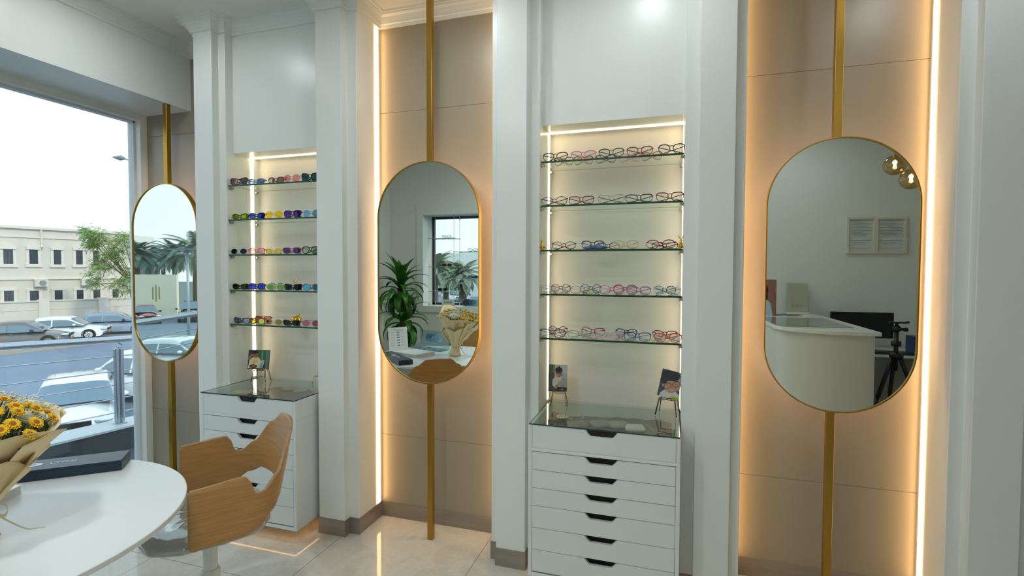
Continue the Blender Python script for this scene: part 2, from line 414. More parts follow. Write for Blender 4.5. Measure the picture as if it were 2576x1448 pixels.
# ------------------------------------------------------------------ mirrors on floor to ceiling poles
def stadium(cx, hw, z0, z1, n=40):
    r = hw; pts = []
    for i in range(n+1):
        a = PI*i/n; pts.append((cx+r*math.cos(a), z1-r+r*math.sin(a)))
    for i in range(n+1):
        a = PI+PI*i/n; pts.append((cx+r*math.cos(a), z0+r+r*math.sin(a)))
    return pts
def mirror(xc, hw, z0, z1, xp, ztop, label):
    YM = 2.4825
    t = thing('pole_mirror', label, 'mirror', (xc, 2.55, 0), 0, 'oval mirrors on gold poles')
    I = Matrix.Translation((-xc, -2.55, 0))
    MB().extr([(x, YM, z) for x, z in stadium(xc, hw-.004, z0+.004, z1-.004)], (0, .006, 0)).build('mirror_pane', MIRR, t, M=I)
    out = stadium(xc, hw, z0, z1); inn = stadium(xc, hw-.005, z0+.005, z1-.005); k = len(out)
    b = MB(); vs = [(x, YM-.006, z) for x, z in out]+[(x, YM+.028, z) for x, z in out]+[(x, YM-.006, z) for x, z in inn]+[(x, YM+.028, z) for x, z in inn]
    fs = []
    for i in range(k):
        j = (i+1) % k
        fs += [(i, j, k+j, k+i), (2*k+i, i, j, 2*k+j)[::-1], (2*k+j, 2*k+i, 3*k+i, 3*k+j), (k+i, k+j, 3*k+j, 3*k+i)]
    b.add(vs, fs).build('frame', GOLD, t, smooth=True, M=I)
    MB().extr([(x, YM+.0065, z) for x, z in stadium(xc, hw-.006, z0+.006, z1-.006)], (0, .012, 0)).build('back_board', mat('mdf board', '4a4036', .7), t, M=I)
    o2 = stadium(xc, hw-.012, z0+.012, z1-.012); i2 = stadium(xc, hw-.022, z0+.022, z1-.022)
    b = MB(); b.add([(x, YM+.021, z) for x, z in o2]+[(x, YM+.021, z) for x, z in i2]+[(x, YM+.027, z) for x, z in o2]+[(x, YM+.027, z) for x, z in i2],
        [(i, (i+1) % k, k+(i+1) % k, k+i) for i in range(k)]+[(2*k+i, (i+1) % k+2*k, 3*k+(i+1) % k, 3*k+i)[::-1] for i in range(k)]+[(i, 2*k+i, 2*k+(i+1) % k, (i+1) % k) for i in range(k)])
    b.build('back_light', HALO, t, M=I)
    MB().box(xp-.0155, xp+.0155, 2.5105, 2.5415, 0.0005, ztop).build('pole', GOLD, t, bevel=.001, seg=1, M=I)
    return t
def mir_px(l, r, t_, b_, xp, ztop, lb):
    c = (l+r)/2; m = (t_+b_)/2
    x0 = onY(l, m, 2.4765).x; x1 = onY(r, m, 2.4765).x; zt = onY(c, t_, 2.4765).z; zb = onY(c, b_, 2.4765).z
    return mirror((x0+x1)/2, (x1-x0)/2, zb, zt, xp, ztop, lb)
mir_px(949.5, 1205.5, 404, 966, onY(1083, 700, 2.526).x-.0, ZC-.0005, 'oval gold framed mirror on a gold pole reflecting the bouquet and a plant')
mir_px(1925, 2315, 343, 1040, onY(2096, 700, 2.526).x, ZC-.0005, 'large oval gold framed mirror on a gold pole reflecting the curved counter')
mir_px(333, 496, 460, 909, onY(426.5, 680, 2.526).x, 2.5845, 'oval gold framed mirror on a gold pole beside the street window reflecting parked cars')

# ------------------------------------------------------------------ drawer cabinets
def cabinet(x0, x1, y0, label, marks):
    y1 = 2.70; W = x1-x0; zt = .797
    t = thing('drawer_cabinet', label, 'cabinet', (x0, y0, 0), 0, 'white drawer cabinets')
    I = Matrix.Translation((-x0, -y0, 0)); T = .018
    def B(*a): return MB().box(*a)
    b = B(x0, x0+T, y0, y1, .076, .668); b.box(x1-T, x1, y0, y1, .076, .668); b.box(x0+T, x1-T, y0, y1, .076, .094).box(x0, x1, y0, y1, .668, .683)
    b.box(x0+T, x1-T, y1-.01, y1, .094, .668)
    b.build('carcass', CAB, t, bevel=.0012, seg=1, M=I)
    b = B(x0, x0+T, y0, y1, .6835, zt-.006); b.box(x1-T, x1, y0, y1, .6835, zt-.006).box(x0+T, x1-T, y1-.012, y1, .6835, zt-.006).box(x0+T, x1-T, y0+.02, y1-.012, .6835, .69)
    b.build('display_case', CAB, t, bevel=.0012, seg=1, M=I)
    xc = (x0+x1)/2
    def front(z0, z1, name, m=CAB, d=.028, a=.078, c=.045):
        xa, xb = x0+T+.0015, x1-T-.0015
        pts = [(xa, z0), (xb, z0), (xb, z1)]
        for s in range(9):
            u = s/8; pts.append((xc+a-(a-c)*u, z1-d*(3*u*u-2*u**3)))
        for s in range(9):
            u = 1-s/8; pts.append((xc-a+(a-c)*u, z1-d*(3*u*u-2*u**3)))
        pts.append((xa, z1))
        return MB().extr([(x, y0+.001, z) for x, z in pts], (0, .017, 0)).build(name, m, t, M=I)
    f = front(.6845, zt-.0075, 'display_drawer_front', d=.03)
    MB().box(xc-.1, xc+.1, y0+.0185, y0+.0235, .70, zt-.009).build('notch_shade', DARK, f, M=I)  # dark sheet behind the notch stands in for the shade inside
    z = .6665
    for h in (.0859, .0848, .0835, .104, .1035, .104):
        f = front(z-h+.0012, z-.0012, 'drawer')
        MB().box(xc-.1, xc+.1, y0+.03, y0+.035, z-h+.002, z-.002).build('notch_shade', DARK, f, M=I)
        z -= h
    # legs tucked under
    for px_, py_ in ((x0+.12, y0+.22), (x1-.12, y0+.22), (x0+.05, y1-.06), (x1-.05, y1-.06)):
        MB().lathe([(.018, 0), (.02, .004), (.02, .076)], (px_, py_, 0), 14).build('foot', WHITE, t, M=I)
    MB().box(x0+.03, x1-.03, y0+.022, y0+.026, .072, .0755).box(x1-.03, x1-.026, y0+.03, y1-.05, .072, .0755).box(x0+.026, x0+.03, y0+.03, y1-.05, .072, .0755).build('plinth_light', mat('plinth led', 'ffffff', emit='ffb866', es=5), t, M=I)
    # glass lid
    g = MB(); g.use(glass('lid glass', 'e6efe8', ior=1.62)).poly([(x0+.004, y0-.003, zt), (x1-.004, y0-.003, zt), (x1-.004, y1, zt), (x0+.004, y1, zt)])
    g.use(mat('lid edge', '0e3f3a', .15)).box(x0+.004, x1-.004, y0-.0035, y0-.003, zt-.0055, zt+.0002).box(x0+.0035, x0+.004, y0-.003, y1, zt-.0055, zt).box(x1-.004, x1-.0035, y0-.003, y1, zt-.0055, zt)
    g.build('glass_lid', None, t, M=I)
    # dark cloth inside
    rnd = random.Random(marks)
    ph = [rnd.uniform(0, 6) for _ in range(6)]
    def cloth(u, v):
        edge = .045+.022*math.sin(7*u+ph[0])+.014*math.sin(19*u+ph[1])+.006*math.sin(41*u+ph[2])
        y = y0+.024+(y1-.035-edge*1.2-y0-.024)*v
        z = .739+.004*math.sin(9*u+ph[3])*math.sin(7*v+ph[4])+.010*v*v*abs(math.sin(8*u+ph[5]))
        return (x0+T+.015+(W-2*T-.03)*u, y, z+.004)
    MB().grid(cloth, 48, 22).build('lining_cloth', mat('charcoal lining cloth', '55504a' if marks == 2 else '5c5a55', .75, bump=(300, .1)), t, smooth='all', M=I)
    return t
CL = cabinet(-2.577, -1.915, 2.24, 'white drawer cabinet with glass lid behind the wooden chair', 1)
CR = cabinet(-.609, .063, 2.24, 'white drawer cabinet with glass lid beneath the eyeglasses shelves', 2)

def cushion(x, y, z, rz, w, d, h, m, label):
    t = MB()
    def fn(u, v):
        a = 2*PI*u; p = PI*(v-.5)
        c, s = math.cos(a), math.sin(a)
        q = (abs(c)**6+abs(s)**6)**(-1/6)
        r = math.cos(p)**.55
        return (c*q*w/2*r*(1-.06*(1-abs(math.sin(2*a)))), s*q*d/2*r*(1-.06*(1-abs(math.sin(2*a)))), h/2*math.sin(p)*(1.0 if v > .5 else .8))
    t.grid(fn, 32, 13, True)
    o = t.build('display_cushion', m, smooth='all'); o.location = (x, y, z+h*.4); o.rotation_euler = (0, 0, rz)
    tag(o, label, 'cushion', 'small display cushions under the glass lids'); return o
LZ = .748
for px_, py_, r, mm, w_, lb in ((1452, 1073, .5, mat('taupe felt', '7d7872', .9), .10, 'dark taupe display cushion under the glass lid, closest to the gold easel'), (1510, 1072, .45, mat('brown felt', '8a8178', .9), .10, 'brown grey display cushion under the glass lid beside the dark taupe one'),
        (1556, 1074, .4, mat('greige felt', '9c9388', .9), .10, 'greige display cushion between brown and white cushions under the glass lid'), (1597, 1082, .2, mat('white linen', 'd6d3c8', .9), .095, 'white linen display cushion under the eyeglasses cabinet lid'),
        (607, 991, .3, mat('sand linen', 'b8a98c', .9), .12, 'sand coloured display cushion under the glass lid behind the wooden chair')):
    p = onZ(px_, py_, LZ); cushion(p.x, p.y, LZ, r, w_, .085, .028, mm, lb)
PEARL = mat('pearl bead', 'dedbd2', .25, spec=.7)
def beads(pts, rnd, label, n=14):
    b = MB(); P = [onZ(x, y, LZ) for x, y in pts]
    for i in range(n):
        u = i/(n-1)*(len(P)-1); k = min(int(u), len(P)-2); p = P[k].lerp(P[k+1], u-k); r = rnd.choice((.002, .003, .0022, .0055))
        b.ball((p.x, p.y, LZ+.004+r), r, 7, 5)
    o = b.build('bead_string', PEARL, smooth='all'); tag(o, label, 'bead string', 'bead strings in the cabinet displays')
rd = random.Random(4)
beads([(1511, 1053), (1535, 1050), (1555, 1052), (1580, 1055)], rd, 'white bead string above the taupe cushions under the glass lid', 14)
beads([(1613, 1060), (1626, 1071), (1637, 1080), (1645, 1087)], rd, 'white bead string beside the white cushion under the glass lid', 11)
beads([(1421, 1067), (1428, 1059), (1440, 1056), (1464, 1055), (1476, 1052)], rd, 'short white bead string by the gold easel corner of the glass lid', 11)
beads([(633, 982), (645, 980), (655, 985), (676, 988)], rd, 'white bead string under the glass lid behind the wooden chair', 14)
p = onZ(1660, 1062, LZ); b = MB()
for i in range(30):
    a = rd.uniform(0, 6.3); r = rd.uniform(0, .022); b.ball((p.x+r*math.cos(a), p.y+.7*r*math.sin(a), LZ+.005+rd.uniform(0, .008)), .003, 6, 4)
tag(b.build('bead_cluster', mat('cream bead', 'c9bd9a', .3), smooth='all'), 'cream bead cluster under the glass lid by the black easel', 'beads')
p = onZ(1415, 1050, LZ); b = MB().lathe([(0, .004), (.03, .005), (.034, .007), (.03, .009), (0, .006)], (p.x, p.y, LZ), 24)
tag(b.build('shell_dish', mat('pearly dish', 'cfcfc6', .2), smooth=True), 'small silvery oval dish under the glass lid below the gold easel', 'dish')
p = onZ(742, 981, LZ); b = MB()
for s in (-1, 1): b.lathe([(0, 0), (.042, 0), (.046, .006), (.04, .010), (0, .008)], (p.x+s*.05, p.y-s*.01, LZ), 26)
tag(b.build('pink_tray', mat('dusty pink lacquer', 'a98f86', .3), smooth=True), 'dusty pink double round tray under the glass lid behind the wooden chair', 'tray')
# ------------------------------------------------------------------ glass shelves
NTH = ['top', 'second', 'third', 'fourth', 'lowest']
def shelf(x0, x1, z, label, edge, grp):
    t = thing('glass_shelf', label, 'shelf', (x0, 2.452, z), 0, grp)
    I = Matrix.Translation((-x0, -2.452, -z)); a, c = x0+.004, x1-.004; y0, y1 = 2.452, 2.697; h = .009
    g = MB(); g.use(SHELF).poly([(a, y0+.001, z), (c, y0+.001, z), (c, y1, z), (a, y1, z)])
    g.use(edge).box(a, c, y0, y0+.001, z-h, z)
    g.use(mat('glass back edge', 'a9bcae', .2)).box(a, c, y1-.001, y1, z-h*.22, z).box(a, a+.001, y0+.001, y1, z-h*.22, z).box(c-.001, c, y0+.001, y1, z-h*.22, z)
    g.build('glass_pane', None, t, M=I)
    for x, s in ((x0, 1), (x1, -1)):
        for y in (2.475, 2.672):
            b = MB(); xa, xb = sorted((x, x+s*.016))
            b.box(xa, xb, y-.010, y+.010, z-h-.011, z-h).box(xa, min(xb, xa+.004) if s > 0 else xb, y-.012, y+.012, z-h-.014, z-h+.001)
            b.build('shelf_clip', mat('shelf clip metal', '9c9a92', .3, metal=.9), t, M=I)
    return t
ZL = [H+1.5*q+.004 for q in (.343, .204, .062, -.082, -.222)]
ZR = [H+1.5*q+.004 for q in (.360, .2155, .069, -.077, -.224)]
for i, z in enumerate(ZL): shelf(*NL, z, '%s glass shelf of the sunglasses niche' % NTH[i], SEDGE, 'glass shelves with sunglasses')
for i, z in enumerate(ZR): shelf(*NR, z, '%s glass shelf of the eyeglasses niche' % NTH[i], SEDGE2, 'glass shelves with eyeglasses')

# ------------------------------------------------------------------ eyewear
def outline(style, w, h, n=28):      # lens outline about its own centre, nose side at -x
    pts = []
    for i in range(n):
        a = 2*PI*i/n; c, s = math.cos(a), math.sin(a)
        e = {'round': 2, 'oval': 2.2, 'rect': 3.6, 'way': 3.0, 'cat': 2.4, 'wrap': 2.6, 'geo': 2.5}[style]
        q = (abs(c)**e+abs(s)**e)**(-1/e); x = c*q*w/2; y = s*q*h/2
        if style == 'way': x *= 1+.22*(y/h); y += .02*h*(x/w)
        if style == 'cat':
            x *= 1+.24*(y/h)
            if y > 0: y += .22*h*max(0, x/w)**1.2*2
        if style == 'wrap': y += .10*h*(x/w); x *= 1+.05*(y/h)
        if style == 'rect': x *= 1+.15*(y/h); y += .05*h*(x/w)
        if style == 'geo': x *= 1+.30*(y/h); y += .04*h*(x/w)
        pts.append((x, y))
    return pts
PL = {}
def plastic(c, clear=False):
    k = (c, clear)
    if k not in PL:
        PL[k] = coloured_lens('clear acetate '+c, c, 'ffffff', .22) if clear else mat('acetate '+c, c, .22, spec=.6)
    return PL[k]
def eyewear(x, y, z, desc, where, style='round', W=.128, h=.044, fc='1b1a1c', tc=None, lens=None, lm=None, lk=.25, rz=0., clear=False, fold=True, th=.0015, grp='eyeglasses', top=None, tilt=.10, brow=None):
    name = 'sunglasses' if lens else 'eyeglasses'
    if lens: h *= .92
    t = thing(name, '%s %s on %s' % (desc, name, where), name, (x, y, z+.0006), rz, grp)
    h *= .93; br = .0155; lw = (W-br)/2; FM = plastic(fc, clear); TM = plastic(tc or fc)
    cvx = (.055 if style != 'wrap' else .16)/W   # frame curvature
    T = Matrix.Rotation(-tilt, 4, 'X')
    def place(px_, pz_): 
        v = Vector((px_, cvx*px_*px_*4*.35, pz_)); return T @ v
    r = ({'wrap': .0021, 'way': .0022, 'cat': .0022} if lens else {}).get(style, 1.0)
    rad = th if r == 1.0 else max(th, r)
    if not lens: rad = max(th, .00155)
    fb = MB(); zc = h/2+rad
    outs = []
    for s in (-1, 1):
        o = [(s*(lw/2+br/2+p[0]), zc+p[1]) for p in outline(style, lw-rad, h)]
        outs.append(o)
        n = len(o)
        rads = [rad*(1.0+.6*max(0, min(1, (q[1]-zc)/(.35*h)))) if style != 'round' else rad for q in o]
        fb.tube([place(*q) for q in o], rads, 6, closed=True)
    zb = zc+h*(.16 if style in ('round', 'oval', 'wrap') else .27)
    fb.tube([place(-br/2-.003, zb), place(-br*.25, zb+.003), place(br*.25, zb+.003), place(br/2+.003, zb)], rad*1.25, 6)
    for s in (-1, 1):                # end pieces with hinges
        fb.tube([place(s*(W/2-.004), zc+h*.27), place(s*(W/2+.001), zc+h*.28)]+[place(s*(W/2+.002), zc+h*.27)+Vector((0, .006, 0))], rad*1.2, 6)
        fb.tube([place(s*.0055, zb-.007), place(s*.0075, zb-.013)+Vector((0, .002, 0))], .0009, 5)
    zmin = min(v[2] for v in fb.v); dz = -zmin
    D = Matrix.Translation((0, 0, dz))
    fb.build('frame', FM, t, smooth='all', M=D)
    if brow:
        bb = MB()
        for s, o in zip((-1, 1), outs):
            q = [p for p in o if p[1] > zc+.12*h]; q.sort(key=lambda p: p[0]); bb.tube([place(*p)+Vector((0, -.0006, 0)) for p in q], rad*1.15, 6)
        bb.build('brow_bar', plastic(brow), t, smooth='all', M=D)
    lk *= .62; LM = coloured_lens('lens %s %s %.2f' % (lens, lm, lk), lens, lm, lk) if lens else CLEAR
    for o in outs:
        lb = MB(); c = (sum(p[0] for p in o)/len(o), zc)
        vs = [place(*c)]+[place(c[0]+(p[0]-c[0])*.5, c[1]+(p[1]-c[1])*.5) for p in o]+[place(*p) for p in o]
        k = len(o); fs = [(0, 1+i, 1+(i+1) % k) for i in range(k)]+[(1+i, k+1+i, k+1+(i+1) % k, 1+(i+1) % k) for i in range(k)]
        lb.add(vs, fs).build('lens', LM, t, smooth='all', M=D)
    L = W*1.0
    for s in (-1, 1):
        p0 = place(s*(W/2+.001), zc+h*.27)+Vector((0, .006, dz))
        if fold:
            yy = p0.y+(.004 if s < 0 else .0085)
            pts = [p0, Vector((s*(W/2-.004), yy+.001, p0.z)), Vector((s*W*.1, yy+.002, p0.z-.012 if s > 0 else p0.z-.012)), Vector((-s*(W*.22), yy+.003, p0.z-.022)), Vector((-s*(W*.40), yy+.003, max(.004, p0.z-.036)))]
        else:
            pts = [p0, p0+Vector((s*.002, .03, -.001)), p0+Vector((-s*.001, L*.66, -.004)), p0+Vector((-s*.006, L*.82, -.010))]
            e = p0+Vector((-s*.012, L*.98, 0)); e.z = .003; pts.append(e)
        rr_ = [rad*1.25, rad*1.35, rad*1.2, rad*1.2, rad*1.5]
        if style == 'wrap' or (lens and style in ('way', 'cat')): rr_ = [q*1.25 for q in rr_]
        MB().tube(pts, rr_, 6).build('temple', TM, t, smooth='all')
    return t
SUNW = ['the %s glass shelf of the sunglasses niche' % q for q in NTH]
EYEW = ['the %s glass shelf of the eyeglasses niche' % q for q in NTH]
def row(zs, i, items, where, ys=2.468, grp='', lens=None):
    for a, c, kw in items:
        kw = dict(kw); yy = kw.pop('y', ys); z = zs[i]
        m = (a+c)/2
        p = onY(m, 640, yy); xa = onY(a, 640, yy).x; xc = onY(c, 640, yy).x
        rz = kw.get('rz', 0); W = max(.10, min(.140, (xc-xa)/max(.6, math.cos(rz))*.97))
        kw.setdefault('W', W)
        d = kw.pop('d')
        eyewear(p.x, yy, z, d, where[i], grp=grp, **kw)
S = dict
GS = 'sunglasses in the niche beside the street window'; GE = 'eyeglasses in the niche between two mirrors'
row(ZL, 0, [
 (581, 624, S(d='burgundy cat-eye grey lensed', style='cat', fc='6d1f3a', lens='5a5c58', lm='c8cac6', lk=.5, h=.046)),
 (624, 667, S(d='light blue sporty', style='wrap', fc='5e93cc', tc='3f74b8', lens='6f8494', lm='9fb6c8', lk=.4, h=.034)),
 (675, 716, S(d='purple sporty gold mirrored', style='wrap', fc='8d3c77', lens='6d5a3a', lm='d9d29a', lk=.7, h=.036)),
 (715, 755, S(d='clear pink round', style='round', fc='dc8f9a', lens='f3a3a8', lm='f7c5c8', lk=.15, h=.050, clear=False, fold=False)),
 (759, 802, S(d='black cat-eye blue mirrored', style='cat', fc='241f2d', lens='3c4a3a', lm='58c4d8', lk=.35, h=.048))], SUNW, grp=GS)
row(ZL, 1, [
 (583, 625, S(d='dark green sporty yellow mirrored', style='wrap', fc='2f4a1c', lens='525c0e', lm='a6b41c', lk=.8, h=.036)),
 (626, 666, S(d='navy sporty blue mirrored', style='wrap', fc='28274f', lens='171b46', lm='3a50b4', lk=.6, h=.038)),
 (667, 712, S(d='yellow round', style='round', fc='dcc74e', lens='edc014', lm='f7dc60', lk=.2, h=.048, fold=False)),
 (714, 758, S(d='dark purple square violet mirrored', style='way', fc='2c1b40', lens='30264e', lm='6a48ac', lk=.5, h=.046)),
 (762, 804, S(d='pale blue round', style='round', fc='8db6dc', lens='6fa6d6', lm='a5cdee', lk=.2, h=.048, fold=False))], SUNW, grp=GS)
row(ZL, 2, [
 (579, 621, S(d='clear framed black round', style='round', fc='b8c6cc', lens='1d1f22', lm='5a5c5e', lk=.2, h=.040, clear=False)),
 (623, 666, S(d='coral red', style='oval', fc='e06a55', tc='dd5c48', lens='e59aa0', lm='f3c0c4', lk=.3, h=.042)),
 (667, 708, S(d='orange gold mirrored round', style='round', fc='e2a426', lens='7e7320', lm='cfc254', lk=.7, h=.036)),
 (710, 757, S(d='magenta square dark lensed', style='way', fc='c05aa4', tc='e6a4b8', lens='2c2f34', lm='7c7c84', lk=.25, h=.042)),
 (759, 801, S(d='brown square green lensed', style='way', fc='3d3529', lens='8cab70', lm='c7dcc0', lk=.25, h=.046))], SUNW, grp=GS)
row(ZL, 3, [
 (581, 623, S(d='black wrap', style='wrap', fc='151614', lens='2d3424', lm='545c44', lk=.3, h=.038)),
 (624, 665, S(d='navy blue mirrored', style='way', fc='3d2f55', tc='6a3a4e', lens='1a236c', lm='2f49c8', lk=.6, h=.042)),
 (667, 716, S(d='lime oval green lensed', style='oval', fc='c6db74', lens='3f6a2c', lm='9cc06a', lk=.4, h=.042)),
 (713, 758, S(d='black cat-eye', style='cat', fc='141312', lens='1c1f1e', lm='3c4442', lk=.3, h=.040)),
 (760, 804, S(d='pink square turquoise mirrored', style='way', fc='b567a8', lens='1d6a70', lm='35b4b4', lk=.7, h=.044)),
 (680, 706, S(d='small blue', style='oval', fc='3f74c0', lens='86b4e4', lm='b8d6f2', lk=.3, h=.044, y=2.575, W=.115))], SUNW, grp=GS)
row(ZL, 4, [
 (585, 625, S(d='plum cat-eye', style='cat', fc='40284f', lens='5f6c8c', lm='aab4cc', lk=.4, h=.038)),
 (624, 663, S(d='dark red square yellow mirrored', style='way', fc='7a1420', tc='5e4a70', lens='8c8a2c', lm='d2dc58', lk=.7, h=.040)),
 (664, 708, S(d='yellow and clear round brown lensed', style='round', fc='d8dc8a', tc='c9cf3e', lens='9a7b62', lm='b89a84', lk=.25, h=.040)),
 (709, 752, S(d='black pointed cat-eye', style='cat', fc='17130f', lens='26302e', lm='46504c', lk=.3, h=.034)),
 (757, 803, S(d='pink round rose lensed', style='round', fc='cf6478', lens='b46a84', lm='d89cae', lk=.2, h=.042, fold=False)),
 (642, 676, S(d='crimson spare', style='rect', fc='9c1420', lens='b8705c', lm='d8a090', lk=.3, h=.042, y=2.585, W=.125))], SUNW, grp=GS)
E_ = dict
row(ZR, 0, [
 (1364, 1426, E_(d='black oval', style='geo', fc='1d1512', h=.044)),
 (1433, 1497, E_(d='bright pink', style='geo', fc='e485a8', h=.044)),
 (1503, 1567, E_(d='dark olive', style='geo', fc='2f2f28', tc='3b3428', h=.046)),
 (1573, 1639, E_(d='dark red', style='geo', fc='7a1730', h=.046)),
 (1652, 1719, E_(d='dark navy', style='geo', fc='1d1c2c', h=.048)),
 (1392, 1440, E_(d='black second-row', style='geo', fc='2a241e', h=.044, y=2.58, fold=True)),
 (1440, 1490, E_(d='pink-tipped second-row', style='geo', fc='5a4a44', tc='e07a90', h=.044, y=2.585)),
 (1495, 1548, E_(d='charcoal second-row', style='geo', fc='34342f', h=.044, y=2.58)),
 (1556, 1606, E_(d='rose second-row', style='geo', fc='e0909c', h=.044, y=2.585)),
 (1610, 1662, E_(d='salmon red second-row', style='geo', fc='c85a5a', h=.044, y=2.58))], EYEW, grp=GE)
row(ZR, 1, [
 (1360, 1426, E_(d='purple round', style='round', fc='4c2348', tc='5c2c64', h=.044)),
 (1429, 1493, E_(d='crimson square', style='rect', fc='8c1830', h=.040)),
 (1502, 1571, E_(d='clear greyish square', style='rect', fc='b9ae9a', tc='4a4238', h=.042)),
 (1571, 1640, E_(d='black square', style='rect', fc='15130f', h=.038)),
 (1648, 1718, E_(d='garnet red square', style='rect', fc='7c1526', h=.042))], EYEW, grp=GE)
row(ZR, 2, [
 (1387, 1448, E_(d='black round red-templed', style='round', fc='2a1c1e', tc='a8324a', h=.040)),
 (1462, 1519, E_(d='black angular blue-templed', style='geo', fc='15191e', tc='2c5c9c', h=.042)),
 (1540, 1606, E_(d='clear frame yellow-templed', style='geo', fc='b7ab84', tc='e0b838', h=.042)),
 (1625, 1699, E_(d='red oval', style='oval', fc='9c1c34', tc='b0283c', h=.042)),
 (1512, 1545, E_(d='red and black spare', style='oval', fc='301c20', tc='c83848', h=.038, y=2.57, W=.115)),
 (1642, 1702, E_(d='dark purple spare', style='rect', fc='35204c', h=.034, y=2.57, W=.12))], EYEW, grp=GE)
row(ZR, 3, [
 (1360, 1424, E_(d='clear grey round', style='round', fc='a8a294', tc='b6a890', h=.040)),
 (1434, 1497, E_(d='clear round yellow-templed', style='round', fc='968f7e', tc='e6c03c', h=.040)),
 (1508, 1572, E_(d='pink round', style='round', fc='b84c7c', tc='e08aa4', h=.046)),
 (1576, 1638, E_(d='mauve square', style='way', fc='9a4a84', tc='b46a9c', h=.040)),
 (1645, 1714, E_(d='white and turquoise', style='geo', fc='d6dcd6', tc='54a8b8', h=.040, brow='4aa4b4')),
 (1388, 1434, E_(d='burgundy round second-row', style='round', fc='5c1c24', tc='b02434', h=.046, y=2.585)),
 (1460, 1514, E_(d='black round second-row', style='round', fc='1a1c24', tc='2c4c84', h=.046, y=2.585)),
 (1543, 1604, E_(d='raspberry second-row', style='oval', fc='a02454', tc='c85070', h=.046, y=2.575)),
 (1645, 1702, E_(d='black and red second-row', style='oval', fc='1c1a1a', tc='a0282c', h=.042, y=2.58))], EYEW, grp=GE)
row(ZR, 4, [
 (1357, 1424, E_(d='deep purple square', style='geo', fc='4c1c50', h=.042)),
 (1428, 1494, E_(d='clear grey square', style='geo', fc='a9a596', tc='8c8878', h=.040)),
 (1499, 1567, E_(d='pale pink', style='geo', fc='d8a0b4', tc='dc9cc0', h=.042)),
 (1571, 1640, E_(d='navy square blue-templed', style='rect', fc='232350', tc='4c94c4', h=.042)),
 (1647, 1718, E_(d='bright red', style='geo', fc='c4202c', tc='c82430', h=.044)),
 (1380, 1428, E_(d='plum round second-row', style='round', fc='501c48', tc='cc6c70', h=.046, y=2.585)),
 (1464, 1523, E_(d='red square second-row', style='rect', fc='b4142c', tc='22201e', h=.042, y=2.585)),
 (1550, 1605, E_(d='dark navy angular second-row', style='geo', fc='20243c', tc='3870b0', h=.044, y=2.585)),
 (1643, 1707, E_(d='black and red browline second-row', style='geo', fc='7c1c28', tc='d83438', h=.042, y=2.585, brow='1c1414'))], EYEW, grp=GE)
# folded glasses case behind the third row
b = MB().ball((0, 0, .012), (.065, .022, .012), 16, 8)
o = b.build('glasses_case', mat('blue case', '24509c', .4), smooth='all'); o.location = (onY(1497, 640, 2.56).x, 2.56, ZR[2]+.0005)
tag(o, 'blue rounded glasses case behind the third row of eyeglasses', 'glasses case')
for px_, i, zs, tag_ in ((1490, 4, ZR, 'white swing tag on the pale pink eyeglasses'), (737.5-45, 4, ZL, 'white swing tag behind the yellow and clear sunglasses'), (1706, 3, ZR, 'grey swing tag on the turquoise eyeglasses')):
    p = onY(px_, 640, 2.50); o = MB().box(-.004, .004, -.0004, .0004, 0, .012).build('swing_tag', mat('tag paper', 'dfe2e0', .6)); o.location = (p.x, 2.50, zs[i]+.048)
    o.rotation_euler = (0, .3, 0); MB().tube([(0, 0, 0), (0, .004, -.047)], .0004, 4).build('tag_thread', BLACKM, o); tag(o, tag_, 'tag')

# ------------------------------------------------------------------ gold figurines
def rabbit(x, y, z, rz, s, label):
    t = thing('rabbit_figurine', label, 'figurine', (x, y, z+.0005), rz, 'gold rabbit figurines')
    b = MB().ball((0, 0, .020), (.013, .019, .018), 14, 9).ball((0, -.010, .034), (.009, .010, .013), 12, 8)
    for q in (-1, 1): b.tube([(q*.006, -.018, .030), (q*.006, -.021, .012), (q*.006, -.024, .003)], [.0035, .003, .0035], 7).ball((q*.010, -.004, .008), (.006, .014, .007), 9, 6)
    b.ball((0, .019, .018), .005, 8, 5).build('body', GOLDS, t, smooth='all', M=Matrix.Scale(s, 4))
    MB().ball((0, -.016, .049), (.0085, .010, .0085), 12, 8).ball((0, -.024, .046), (.004, .004, .004), 8, 5).build('head', GOLDS, t, smooth='all', M=Matrix.Scale(s, 4))
    for q in (-1, 1):
        MB().tube([(q*.003, -.013, .055), (q*.008, -.010, .065), (q*.014, -.008, .076), (q*.017, -.008, .083)], [.002, .0035, .0035, .001], 7).build('ear', GOLDS, t, smooth='all', M=Matrix.Scale(s, 4))
    return t
rabbit(onY(1366, 640, 2.475).x, 2.475, ZR[2], -1.2, .62, 'small gold rabbit figurine on the window end of the third eyeglasses shelf')
rabbit(onY(1712, 640, 2.468).x, 2.468, ZR[2], .15, .75, 'gold rabbit figurine at the counter end of the third eyeglasses shelf')
rabbit(onY(742, 640, 2.56).x, 2.56, ZL[3], .6, .82, 'gold rabbit figurine behind black sunglasses on the fourth sunglasses shelf')
t = thing('apple_figurine', 'shiny gold apple figurine on the lowest glass shelf of the sunglasses niche', 'figurine', (onY(744, 640, 2.56).x, 2.56, ZL[4]+.0005))
MB().lathe([(0, .004), (.012, .0), (.024, .008), (.031, .026), (.028, .042), (.014, .049), (.004, .044), (0, .043)], n=22).build('body', GOLDS, t, smooth='all')
MB().tube([(0, 0, .044), (-.002, 0, .052), (-.006, 0, .060)], [.002, .0017, .0022], 7).build('stem', GOLDS, t, smooth='all')
MB().ball((.014, 0, .056), (.016, .003, .007), 12, 7, Matrix.Rotation(-.5, 3, 'Y')).build('leaf', GOLDS, t, smooth='all')

